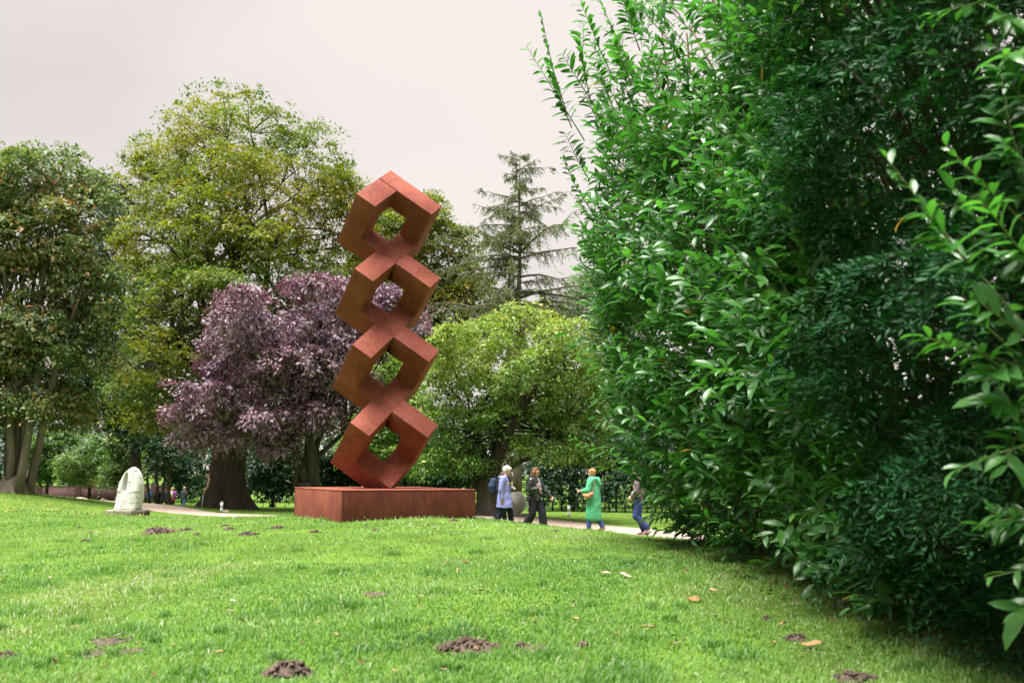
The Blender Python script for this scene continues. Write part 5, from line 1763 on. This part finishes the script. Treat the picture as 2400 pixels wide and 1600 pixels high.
for k in np.linspace(-0.42, 0.42, 5):
    b = MB(); q = mid + (B - A) * k; b.box((q[0] + 0.2 * math.sin(ang), q[1] - 0.2, 0.5 * (zt_ + 0.05 + zb)), (0.4, 0.36, zt_ + 0.05 - zb), rotz(ang), 0.01); b.obj('pier', M_BRICK, bw)

# daisies in the grass near the plinth
rd_ = np.random.default_rng(909)
b = MB()
for _ in range(70):
    px, py = rd_.normal(1020, 110), rd_.uniform(1216, 1262)
    c = hit(px, py)
    a = np.arange(8) * math.pi / 4
    z = c[2] + 0.045 + 0.012 * rd_.random()
    ring_ = np.c_[c[0] + 0.011 * np.cos(a), c[1] + 0.011 * np.sin(a), z + 0.003 * np.sin(a * 2)]
    b.loft([ring_, np.c_[c[0] + 0.004 * np.cos(a), c[1] + 0.004 * np.sin(a), np.full(8, z + 0.004)]])
ob = b.obj('daisies', M_WHITE, None, True, 'stuff')
tag(ob, 'tiny white daisies in the grass before the plinth', 'flowers')

# ------------------------------------------------------------------ people
M_SKIN = noise_mat('skin', [(0.3, (0.46, 0.27, 0.20)), (0.7, (0.54, 0.33, 0.25))], scale=12, rough=0.55)
CLOTH = {}
def cloth(name, col, rough=0.85, spec=0.2):
    if name not in CLOTH:
        CLOTH[name] = noise_mat(name, [(0.3, tuple(np.array(col) * 0.8)), (0.7, tuple(np.minimum(1, np.array(col) * 1.15)))], scale=7, rough=rough, spec=spec, bump=0.35, bump_scale=16, bump_dist=0.02)
    return CLOTH[name]

def ring(c, rx, ry, yaw, n=14, tilt=None):
    a = np.arange(n) * 2 * math.pi / n
    P = np.c_[np.cos(a) * rx, np.sin(a) * ry, np.zeros(n)]
    return P @ rotz(yaw).T + np.array(c)

FOLDS = bpy.data.textures.new('folds', 'CLOUDS')
FOLDS.noise_scale = 0.16
FOLDS.noise_depth = 2

class Figure:
    """one person: local frame x = forward, y = left, z = up, feet at z = 0, height about 1.68"""
    def __init__(self, name_label, loc, yaw, scale=1.0, voxel=0.012, group=None):
        self.root = empty('person', loc, name_label, 'person', group)
        self.loc, self.yaw, self.s, self.voxel = np.array(loc, float), yaw, scale, voxel
    def w(self, P):
        return (np.atleast_2d(np.asarray(P, float)) * self.s) @ rotz(self.yaw).T + self.loc
    def caps(self, b, p0, p1, r0, r1, n=10, flat=1.0):
        """tapered limb piece with rounded ends"""
        p0, p1 = np.asarray(p0, float), np.asarray(p1, float)
        d = norm(p1 - p0)
        L = np.linalg.norm(p1 - p0)
        pts, rad = [], []
        for t in (-0.95, -0.7, -0.35):
            pts.append(p0 + d * r0 * t); rad.append(r0 * math.sqrt(1 - t * t))
        for t in (0, 0.33, 0.66, 1):
            pts.append(p0 + d * L * t); rad.append(r0 + (r1 - r0) * t)
        for t in (0.35, 0.7, 0.95):
            pts.append(p1 + d * r1 * t); rad.append(r1 * math.sqrt(1 - t * t))
        b.tube(self.w(pts), np.array(rad) * self.s, n)
    def chain(self, b, pts, rad, n=10):
        for i in range(len(pts) - 1):
            self.caps(b, pts[i], pts[i + 1], rad[i], rad[i + 1], n)
    def solid(self, b, name, mat, voxel=None, smooth=True, root=None, label=None):
        """melt the pieces into one continuous skin"""
        ob = b.obj(name, mat, root or self.root, True, None, label)
        rm = ob.modifiers.new('melt', 'REMESH')
        rm.mode = 'VOXEL'
        rm.voxel_size = (voxel or self.voxel) * self.s
        rm.use_smooth_shade = True
        sm = ob.modifiers.new('smooth', 'SMOOTH')
        sm.iterations = 3
        sm.factor = 0.5
        return ob
    def hand(self, b, wrist, d, up, closed=0.5):
        """palm and five bent fingers"""
        d, up = norm(d), norm(up)
        sd = np.cross(d, up)
        palm = wrist + d * 0.045
        self.caps(b, wrist, wrist + d * 0.02, 0.026, 0.030, 8)
        for k, o in enumerate((-0.030, -0.010, 0.010, 0.030)):
            self.caps(b, wrist + d * 0.02 + sd * o * 0.7, wrist + d * 0.085 + sd * o, 0.016, 0.014, 6)
            l_ = (0.030, 0.036, 0.034, 0.026)[k]
            k1 = wrist + d * 0.09 + sd * o * 1.1
            f1 = k1 + norm(d * (1 - closed * 0.5) - up * closed) * l_
            f2 = f1 + norm(d * (1 - closed * 1.3) - up * closed * 1.5) * l_ * 0.85
            self.caps(b, k1, f1, 0.0105, 0.010, 6)
            self.caps(b, f1, f2, 0.010, 0.0085, 6)
        t0 = wrist + d * 0.035 - sd * 0.032
        t1 = t0 + norm(d * 0.7 - sd * 0.7 - up * 0.3) * 0.036
        self.caps(b, t0, t1, 0.014, 0.012, 6)
        self.caps(b, t1, t1 + norm(d - up * closed) * 0.028, 0.012, 0.0095, 6)
    def head(self, b, c, face_yaw=0.0, nod=0.0):
        """skull, jaw, nose, brow, ears, lips; c = head centre"""
        c = np.asarray(c, float)
        R_ = rotz(face_yaw) @ np.array(Matrix.Rotation(nod, 3, 'Y'))
        f = lambda x, y, z: c + R_ @ np.array([x, y, z])
        Rw = rotz(self.yaw) @ R_
        b.ball(self.w(f(-0.005, 0, 0.025))[0], np.array([0.098, 0.076, 0.098]) * self.s, 16, 12, Rw)
        b.ball(self.w(f(0.022, 0, -0.035))[0], np.array([0.072, 0.060, 0.082]) * self.s, 14, 10, Rw)
        self.caps(b, f(0.055, 0, -0.088), f(0.066, 0, -0.090), 0.026, 0.020, 8)            # chin
        self.caps(b, f(0.088, 0, 0.012), f(0.108, 0, -0.022), 0.009, 0.0135, 7)             # nose
        self.caps(b, f(0.088, -0.034, 0.024), f(0.088, 0.034, 0.024), 0.010, 0.010, 7)      # brow
        self.caps(b, f(0.088, -0.018, -0.056), f(0.088, 0.018, -0.056), 0.010, 0.010, 6)    # lips
        for s_ in (-1, 1):
            self.caps(b, f(-0.008, s_ * 0.077, 0.018), f(-0.004, s_ * 0.075, -0.022), 0.014, 0.010, 6)
            self.caps(b, f(0.060, s_ * 0.042, -0.012), f(0.060, s_ * 0.044, -0.018), 0.020, 0.018, 6)   # cheeks
        self.hc, self.hR = c, R_
        self.caps(b, f(-0.02, 0, -0.06), c + np.array([-0.035, 0, -0.175]), 0.050, 0.056, 10)           # neck
    def eyes(self):
        b = MB()
        for s_ in (-1, 1):
            q = self.hc + self.hR @ np.array([0.084, s_ * 0.031, 0.004])
            b.ball(self.w(q)[0], 0.011 * self.s, 8, 6)
        b.obj('eyes', cloth('eye_dark', (0.05, 0.035, 0.03), 0.3, 0.5), self.body_ob, True)
    def hair(self, mat, style='short', seed=0):
        b = MB()
        f = lambda x, y, z: self.hc + self.hR @ np.array([x, y, z])
        Rw = rotz(self.yaw) @ self.hR
        b.ball(self.w(f(-0.022, 0, 0.045))[0], np.array([0.104, 0.088, 0.088]) * self.s, 16, 10, Rw)
        b.ball(self.w(f(-0.052, 0, 0.000))[0], np.array([0.068, 0.082, 0.085]) * self.s, 14, 10, Rw)
        r = np.random.default_rng(seed)
        for _ in range(22):                          # locks
            a, e = r.uniform(0.5, 5.78), r.uniform(-0.1, 1.2)
            q = np.array([math.cos(a) * math.cos(e) * 0.100 - 0.024, math.sin(a) * math.cos(e) * 0.084, math.sin(e) * 0.088 + 0.042])
            self.caps(b, f(*q), f(q[0] * 1.05 - 0.012, q[1] * 1.06, q[2] - 0.035), 0.018, 0.010, 5)
        self.caps(b, f(0.055, -0.035, 0.098), f(0.075, 0.045, 0.082), 0.026, 0.020, 7)   # fringe
        if style == 'bob':
            for a in np.linspace(1.1, 5.2, 12):
                q = np.array([math.cos(a) * 0.088 - 0.02, math.sin(a) * 0.090, 0.02])
                self.caps(b, f(*q), f(q[0] * 1.02 - 0.004, q[1] * 1.08, -0.115 + r.normal(0, 0.01)), 0.024, 0.016, 6)
        if style == 'long':
            for a in np.linspace(1.5, 4.8, 10):
                q = np.array([math.cos(a) * 0.088 - 0.02, math.sin(a) * 0.088, 0.02])
                self.caps(b, f(*q), f(q[0] * 1.05 - 0.01, q[1] * 1.05, -0.20), 0.024, 0.014, 6)
        self.solid(b, 'hair', mat, 0.010)
    def body(self, hipL, kneeL, footL, hipR, kneeR, footR, shL, elL, wrL, shR, elR, wrR, chest, head_c, fy, nod, hands=(0.5, 0.5), handdir=None):
        b = MB()
        pel = np.array([0, 0, 0.90]) + (np.asarray(hipL) + np.asarray(hipR)) * np.array([.5, .5, 0])
        self.chain(b, [pel, pel + np.array([0.01, 0, 0.16]), chest, chest + np.array([-0.01, 0, 0.14])], [0.135, 0.115, 0.135, 0.09], 12)
        for hp, kn, ft in ((hipL, kneeL, footL), (hipR, kneeR, footR)):
            self.chain(b, [hp, kn, ft], [0.082, 0.056, 0.038])
        for sh, el, wr in ((shL, elL, wrL), (shR, elR, wrR)):
            self.chain(b, [chest + np.array([0, 0, 0.11]), sh, el, wr], [0.07, 0.055, 0.042, 0.027])
        self.head(b, head_c, fy, nod)
        for i, (el, wr) in enumerate(((elL, wrL), (elR, wrR))):
            d = norm(np.asarray(wr) - np.asarray(el)) if handdir is None or handdir[i] is None else np.asarray(handdir[i], float)
            upv = np.array([0, 1.0 if i == 0 else -1.0, 0.0]) if abs(d[2]) > 0.7 else np.array([0, 0, 1.0])
            self.hand(b, np.asarray(wr, float), d, upv, hands[i])
        self.body_ob = self.solid(b, 'body', M_SKIN, 0.0085 if self.voxel < 0.014 else self.voxel)
    def trousers(self, pairs, mat, w0=0.105, w1=0.07, name='trousers', stop=0.93):
        b = MB()
        for hp, kn, ft in pairs:
            hp, kn, ft = map(lambda v: np.asarray(v, float), (hp, kn, ft))
            end = kn + (ft - kn) * stop
            self.chain(b, [hp + np.array([0, 0, 0.04]), kn, end], [w0, 0.5 * (w0 + w1) * 0.95, w1])
        h = 0.5 * (np.asarray(pairs[0][0], float) + np.asarray(pairs[1][0], float))
        self.caps(b, h + np.array([0, -0.06, 0.03]), h + np.array([0, 0.06, 0.03]), 0.125, 0.125, 12)
        self.solid(b, name, mat)
    def shoes(self, feet, dirs, mat, soles=None):
        for ft, d in zip(feet, dirs):
            b = MB()
            ft, d = np.asarray(ft, float), norm(d)
            self.chain(b, [ft + d * -0.035 + np.array([0, 0, -0.035]), ft + d * 0.07 + np.array([0, 0, -0.045]), ft + d * 0.16 + np.array([0, 0, -0.055])], [0.046, 0.046, 0.036], 9)
            self.caps(b, ft, ft + np.array([0, 0, -0.04]), 0.045, 0.046)
            self.solid(b, 'shoe', mat, 0.010)
    def garment(self, rings, sleeves, mat, name='coat', extra=None, voxel=None):
        """rings: (centre, rx, ry) from hem to neck; sleeves: list of (points, radii)"""
        b = MB()
        b.loft([self.w(ring(c, rx, ry, 0.0, 18)) for c, rx, ry in rings])
        for pts, rad in sleeves:
            self.chain(b, [np.asarray(p_, float) for p_ in pts], rad)
        if extra:
            extra(b)
        ob = self.solid(b, name, mat, voxel)
        dm = ob.modifiers.new('folds', 'DISPLACE')   # creases in the cloth
        dm.texture = FOLDS
        dm.texture_coords = 'LOCAL'
        dm.strength = 0.030
        dm.mid_level = 0.5
        return ob

V3 = lambda *a: np.array(a, float)

def ground_point(px, D):
    x = at(px, 1200, D)[0]
    return np.array([x, D, gz(x, D)])

# --- woman in the periwinkle coat, walking to the right, looking down
def walker_coat():
    p = ground_point(1181, 26.6)
    f = Figure('white-haired person in a periwinkle blue coat walking right with bowed head', p, math.radians(-8), 1.0, group='walkers beyond the mound')
    hipL, hipR = V3(0, .09, .88), V3(0, -.09, .88)
    kL, fL = V3(.16, .10, .47), V3(.20, .10, .09)
    kR, fR = V3(-.06, -.09, .47), V3(-.26, -.09, .12)
    ch = V3(.03, 0, 1.22)
    shL, elL, wrL = V3(.02, .19, 1.36), V3(.03, .26, 1.12), V3(.20, .10, 1.12)
    shR, elR, wrR = V3(.00, -.19, 1.36), V3(-.05, -.24, 1.08), V3(-.02, -.24, .83)
    f.body(hipL, kL, fL, hipR, kR, fR, shL, elL, wrL, shR, elR, wrR, ch, V3(.085, 0, 1.565), 0.0, 0.42, (0.9, 0.55))
    f.eyes()
    f.hair(cloth('white_hair', (0.72, 0.69, 0.65), 0.6), 'short', 1)
    f.trousers([(hipL, kL, fL), (hipR, kR, fR)], cloth('navy_cloth', (0.016, 0.020, 0.035)))
    f.shoes([fL, fR], [V3(1, 0, 0), V3(1, 0, -.35)], cloth('dark_shoe', (0.03, 0.028, 0.027), 0.6))
    blue = cloth('periwinkle_cloth', (0.25, 0.26, 0.56), 0.8)
    coat = f.garment([(V3(.02, 0, .60), .225, .245), (V3(.01, 0, .80), .195, .225), (V3(.0, 0, 1.0), .165, .195), (V3(.0, 0, 1.18), .150, .195), (V3(.005, 0, 1.32), .125, .19), (V3(.0, 0, 1.40), .085, .12), (V3(.01, 0, 1.44), .07, .08)],
              [([shL, elL, wrL], [.085, .072, .052]), ([shR, elR, wrR], [.088, .074, .052])], blue, 'coat',
              lambda b: (f.chain(b, [V3(-.10, -.07, 1.40), V3(-.12, 0, 1.37), V3(-.10, .07, 1.40)], [.045, .055, .045])))
    b = MB(); f.chain(b, [V3(.10, -.03, 1.40), V3(.135, 0, 1.30), V3(.145, 0, 1.16)], [.035, .045, .03]); f.solid(b, 'shirt', cloth('navy_cloth', (0.016, 0.020, 0.035)))
    b = MB(); f.caps(b, V3(.165, .02, 1.25), V3(.172, .02, 1.22), .022, .018); f.solid(b, 'badge', cloth('badge_white', (0.7, 0.7, 0.66)), None, True, coat)
walker_coat()

# --- walker mostly hidden behind the coat, dark backpack showing
def walker_hidden():
    p = ground_point(1171, 28.2)
    f = Figure('dark-clothed person with a navy backpack half hidden behind the periwinkle coat', p, math.radians(-5), 0.93, group='walkers beyond the mound')
    hipL, hipR = V3(0, .09, .88), V3(0, -.09, .88)
    kL, fL = V3(.12, .10, .47), V3(.16, .10, .09)
    kR, fR = V3(-.03, -.09, .47), V3(-.16, -.09, .10)
    ch = V3(.03, 0, 1.20)
    shL, elL, wrL = V3(.02, .18, 1.34), V3(.02, .24, 1.10), V3(.20, .16, 1.02)
    shR, elR, wrR = V3(.0, -.18, 1.34), V3(-.03, -.24, 1.08), V3(.16, -.18, 1.02)
    f.body(hipL, kL, fL, hipR, kR, fR, shL, elL, wrL, shR, elR, wrR, ch, V3(.11, 0, 1.50), 0.0, 0.35)
    f.eyes()
    f.hair(cloth('brown_hair', (0.10, 0.055, 0.03), 0.6), 'short', 2)
    nv = cloth('black_cloth', (0.014, 0.014, 0.018))
    f.trousers([(hipL, kL, fL), (hipR, kR, fR)], nv)
    f.shoes([fL, fR], [V3(1, 0, 0), V3(1, 0, -.2)], cloth('dark_shoe', (0.03, 0.028, 0.027), 0.6))
    f.garment([(V3(0, 0, .86), .15, .18), (V3(.0, 0, 1.1), .14, .185), (V3(.01, 0, 1.3), .12, .185), (V3(.01, 0, 1.41), .07, .09)], [([shL, elL, wrL], [.08, .068, .05]), ([shR, elR, wrR], [.08, .068, .05])], nv, 'jacket')
    b = MB(); f.chain(b, [V3(-.19, 0, 1.36), V3(-.22, 0, 1.20), V3(-.20, 0, 1.04)], [.10, .135, .11], 12); f.solid(b, 'backpack', cloth('navy_pack', (0.030, 0.045, 0.095)))
walker_hidden()

# --- woman in the black leather jacket
def walker_jacket():
    p = ground_point(1252, 26.9)
    f = Figure('person with sunglasses, black leather jacket and wide black trousers walking right', p, math.radians(-28), 0.98, group='walkers beyond the mound')
    hipL, hipR = V3(0, .09, .88), V3(0, -.09, .88)
    kL, fL = V3(.20, .09, .48), V3(.24, .10, .09)
    kR, fR = V3(.0, -.10, .47), V3(-.22, -.10, .12)
    ch = V3(.03, 0, 1.22)
    shL, elL, wrL = V3(.03, .19, 1.36), V3(.14, .28, 1.12), V3(.33, .30, .93)
    shR, elR, wrR = V3(.0, -.19, 1.36), V3(-.05, -.27, 1.10), V3(.17, -.13, 1.13)
    f.body(hipL, kL, fL, hipR, kR, fR, shL, elL, wrL, shR, elR, wrR, ch, V3(.05, 0, 1.575), -0.25, 0.12, (0.5, 0.9))
    f.eyes()
    f.hair(cloth('brown_hair_light', (0.16, 0.075, 0.04), 0.55), 'bob', 3)
    b = MB()
    for s_ in (-1, 1):
        f.caps(b, f.hc + f.hR @ V3(.094, s_ * .045, .004), f.hc + f.hR @ V3(.099, s_ * .020, .004), .018, .018)
    f.caps(b, f.hc + f.hR @ V3(.098, -.05, .012), f.hc + f.hR @ V3(.098, .05, .012), .006, .006)
    for s_ in (-1, 1):
        f.caps(b, f.hc + f.hR @ V3(.092, s_ * .058, .012), f.hc + f.hR @ V3(.0, s_ * .080, .012), .005, .005)
    f.solid(b, 'sunglasses', cloth('black_lens', (0.012, 0.012, 0.014), 0.2, 0.6), 0.006)
    blk = cloth('black_trouser', (0.018, 0.018, 0.026))
    f.trousers([(hipL, kL, fL), (hipR, kR, fR)], blk, .115, .115, 'trousers', 1.0)
    f.shoes([fL, fR], [V3(1, 0, 0), V3(1, 0, -.3)], cloth('dark_shoe', (0.03, 0.028, 0.027), 0.6))
    lea = cloth('black_leather', (0.016, 0.019, 0.023), 0.32, 0.6)
    f.garment([(V3(0, 0, .86), .165, .20), (V3(-.01, 0, .98), .155, .195), (V3(.0, 0, 1.15), .15, .20), (V3(.01, 0, 1.32), .13, .20), (V3(.0, 0, 1.42), .08, .12), (V3(-.005, 0, 1.45), .07, .09)],
              [([shL, elL, wrL], [.085, .072, .055]), ([shR, elR, wrR], [.09, .076, .055])], lea, 'jacket')
    b = MB(); f.chain(b, [V3(.12, 0, 1.40), V3(.150, .02, 1.25), V3(.165, .03, 1.05)], [.03, .045, .035]); f.solid(b, 'shirt', cloth('grey_shirt', (0.30, 0.33, 0.36)))
    b = MB(); f.caps(b, V3(.185, .0, 1.08), V3(.19, .0, 1.02), .016, .02); f.solid(b, 'lanyard', cloth('red_lanyard', (0.5, 0.10, 0.06)), 0.008)
    b = MB(); f.chain(b, [V3(-.05, -.20, .90), V3(-.07, -.22, .83)], [.07, .06]); f.solid(b, 'waist_bag', lea)
walker_jacket()

# --- woman in the long green hooded dress, seen from behind, facing left
def walker_green():
    p = ground_point(1391, 27.0)
    f = Figure('person in a long bright green hooded dress holding a phone, facing left', p, math.radians(155), 0.985, group='walkers beyond the mound')
    hipL, hipR = V3(0, .09, .88), V3(0, -.09, .88)
    kL, fL = V3(.10, .09, .47), V3(.10, .09, .09)
    kR, fR = V3(-.02, -.09, .47), V3(-.24, -.09, .12)
    ch = V3(.02, 0, 1.22)
    shL, elL, wrL = V3(.02, .19, 1.36), V3(.06, .25, 1.10), V3(.30, .16, 1.08)
    shR, elR, wrR = V3(.02, -.19, 1.36), V3(.02, -.26, 1.10), V3(.28, -.16, 1.06)
    f.body(hipL, kL, fL, hipR, kR, fR, shL, elL, wrL, shR, elR, wrR, ch, V3(.05, 0, 1.56), 0.05, 0.10, (0.6, 0.7))
    f.eyes()
    f.hair(cloth('ginger_hair', (0.34, 0.19, 0.065), 0.6), 'short', 4)
    f.trousers([(hipL, kL, fL), (hipR, kR, fR)], cloth('blue_jeans', (0.045, 0.085, 0.23)), .10, .07)
    f.shoes([fL, fR], [V3(1, 0, 0), V3(1, 0, -.35)], cloth('tan_shoe', (0.35, 0.20, 0.10), 0.7))
    gn = cloth('green_jersey', (0.085, 0.38, 0.20), 0.9)
    dress = f.garment([(V3(0, 0, .30), .185, .20), (V3(0, 0, .36), .215, .235), (V3(0, 0, .55), .205, .235), (V3(-.01, 0, .80), .19, .225), (V3(-.01, 0, 1.05), .175, .22), (V3(0, 0, 1.25), .155, .215), (V3(.0, 0, 1.36), .125, .19), (V3(.0, 0, 1.44), .085, .11)],
              [([shL, elL, wrL + V3(-.06, .02, 0)], [.10, .088, .06]), ([shR, elR, wrR + V3(-.06, -.02, 0)], [.10, .088, .06])], gn, 'hooded_dress')
    b = MB()
    f.chain(b, [V3(.04, -.11, 1.43), V3(-.08, -.12, 1.41), V3(-.15, 0, 1.36), V3(-.08, .12, 1.41), V3(.04, .11, 1.43)], [.05, .06, .065, .06, .05])
    f.chain(b, [V3(-.13, -.05, 1.36), V3(-.19, 0, 1.27), V3(-.13, .05, 1.36)], [.06, .055, .06])
    f.solid(b, 'hood', gn, None, True, dress)
    br_ = cloth('tan_leather', (0.42, 0.20, 0.10), 0.6)
    b = MB(); f.chain(b, [V3(.02, .10, 1.45), V3(-.10, .20, 1.36), V3(-.12, .26, 1.15), V3(-.02, .30, .98)], [.014] * 4, 6); f.solid(b, 'bag_strap', cloth('brown_strap', (0.20, 0.10, 0.06)), 0.008)
    b = MB(); f.chain(b, [V3(-.07, .29, 1.02), V3(.05, .31, .95), V3(.17, .29, .97)], [.05, .07, .045]); f.solid(b, 'shoulder_bag', br_)
    b = MB(); f.caps(b, wrL + V3(.10, -.06, .01), wrL + V3(.16, -.06, .05), .022, .022, 6); f.solid(b, 'phone', cloth('phone_grey', (0.25, 0.25, 0.26), 0.3), 0.008)
walker_green()

# --- walker half behind the laurel, in jeans
def walker_jeans():
    p = ground_point(1502, 25.0)
    f = Figure('person in blue jeans and mauve jacket walking left, half hidden by laurel leaves', p, math.radians(178), 0.98, group='walkers beyond the mound')
    hipL, hipR = V3(.04, .09, .89), V3(.04, -.09, .89)
    kL, fL = V3(.14, .09, .48), V3(-.16, .09, .20)
    kR, fR = V3(.06, -.09, .47), V3(-.10, -.09, .09)
    ch = V3(.06, 0, 1.23)
    shL, elL, wrL = V3(.06, .19, 1.37), V3(.12, .26, 1.12), V3(.22, .14, .98)
    shR, elR, wrR = V3(.06, -.19, 1.37), V3(.04, -.26, 1.12), V3(.20, -.16, 1.0)
    f.body(hipL, kL, fL, hipR, kR, fR, shL, elL, wrL, shR, elR, wrR, ch, V3(.10, 0, 1.585), 0.0, 0.10)
    f.eyes()
    f.hair(cloth('grey_hair', (0.33, 0.31, 0.29), 0.6), 'short', 5)
    f.trousers([(hipL, kL, fL), (hipR, kR, fR)], cloth('dark_jeans', (0.035, 0.055, 0.17)), .105, .08)
    f.shoes([fL, fR], [V3(.8, 0, -.75), V3(1, 0, 0)], cloth('taupe_shoe', (0.30, 0.22, 0.19), 0.7))
    mv = cloth('mauve_cloth', (0.20, 0.13, 0.16))
    f.garment([(V3(.03, 0, .88), .15, .19), (V3(.04, 0, 1.1), .145, .19), (V3(.05, 0, 1.32), .125, .19), (V3(.05, 0, 1.43), .08, .10)], [([shL, elL, wrL], [.085, .07, .052]), ([shR, elR, wrR], [.085, .07, .052])], mv, 'jacket')
    b = MB(); f.chain(b, [V3(.16, -.05, 1.08), V3(.19, .02, 1.02), V3(.18, .10, 1.05)], [.05, .06, .05]); f.solid(b, 'grey_scarf', cloth('grey_shirt', (0.30, 0.33, 0.36)))
walker_jeans()

# --- far strollers under the trees on the left
def stroller(px, head_py, D, yaw, label, top, legs, hairc, hs, pack=None, sw=1, waist=None):
    q = at(px, head_py, D)
    z0 = gz(q[0], D)
    sc = (q[2] - z0) / 1.68
    sc = min(max(sc, 0.92), 1.04)
    f = Figure(label, (q[0], D, q[2] - 1.68 * sc), math.radians(yaw), sc, 0.022, 'strollers under the far trees')
    hipL, hipR = V3(0, .09, .88), V3(0, -.09, .88)
    kL, fL = V3(.10 * sw, .09, .47), V3(.10 * sw, .09, .09)
    kR, fR = V3(-.02, -.09, .47), V3(-.14 * sw, -.09, .10)
    ch = V3(.02, 0, 1.22)
    shL, elL, wrL = V3(.02, .19, 1.36), V3(.0, .25, 1.10), V3(.08, .24, .86)
    shR, elR, wrR = V3(.0, -.19, 1.36), V3(-.02, -.25, 1.10), V3(.04, -.24, .86)
    f.body(hipL, kL, fL, hipR, kR, fR, shL, elL, wrL, shR, elR, wrR, ch, V3(.05, 0, 1.575), 0, 0.1)
    f.hair(cloth('hair_' + hs, hairc, 0.6), 'short', 7)
    f.trousers([(hipL, kL, fL), (hipR, kR, fR)], legs)
    f.shoes([fL, fR], [V3(1, 0, 0), V3(1, 0, -.2)], cloth('white_shoe', (0.55, 0.54, 0.52), 0.7))
    f.garment([(V3(0, 0, .84), .15, .19), (V3(.0, 0, 1.1), .14, .19), (V3(.0, 0, 1.32), .12, .19), (V3(.01, 0, 1.43), .075, .10)], [([shL, elL, wrL], [.08, .068, .05]), ([shR, elR, wrR], [.08, .068, .05])], top, 'jacket')
    if pack is not None:
        b = MB(); f.chain(b, [V3(-.19, 0, 1.34), V3(-.21, 0, 1.18), V3(-.19, 0, 1.04)], [.09, .12, .10]); f.solid(b, 'backpack', pack)
    if waist is not None:
        b = MB(); f.chain(b, [V3(-.12, -.12, .86), V3(-.15, 0, .80), V3(-.12, .12, .86)], [.07, .09, .07]); f.solid(b, 'tied_jumper', waist)
jeans = cloth('blue_jeans', (0.045, 0.085, 0.23))
dk_ = cloth('black_cloth', (0.014, 0.014, 0.018))
stroller(334, 1141, 62, -150, 'person in a white top and jeans partly behind the white carved stone', cloth('white_top', (0.62, 0.60, 0.57)), jeans, (0.2, 0.12, 0.07), 'brown_a')
stroller(351, 1142, 70, 60, 'person in a blue jacket and pale jeans left of the saplings', cloth('blue_jacket', (0.05, 0.10, 0.24)), cloth('pale_jeans', (0.10, 0.20, 0.34)), (0.35, 0.30, 0.25), 'fair')
stroller(371, 1146, 71, 100, 'dark figure standing among the slim saplings', dk_, dk_, (0.06, 0.04, 0.03), 'black')
stroller(394, 1146, 69, 95, 'dark figure just left of the person in purple', cloth('navy_cloth', (0.016, 0.020, 0.035)), dk_, (0.10, 0.07, 0.05), 'dark_brown')
stroller(405, 1142, 66, 92, 'person in a purple jacket with a pale backpack walking away', cloth('purple_jacket', (0.26, 0.07, 0.26)), dk_, (0.50, 0.30, 0.12), 'blond', cloth('pale_pack', (0.50, 0.44, 0.38)), 1, cloth('red_jumper', (0.45, 0.06, 0.07)))
stroller(432, 1141, 68, 70, 'person in a dark jacket and jeans rightmost of the far strollers', cloth('charcoal_jacket', (0.03, 0.035, 0.05)), jeans, (0.40, 0.22, 0.17), 'reddish')
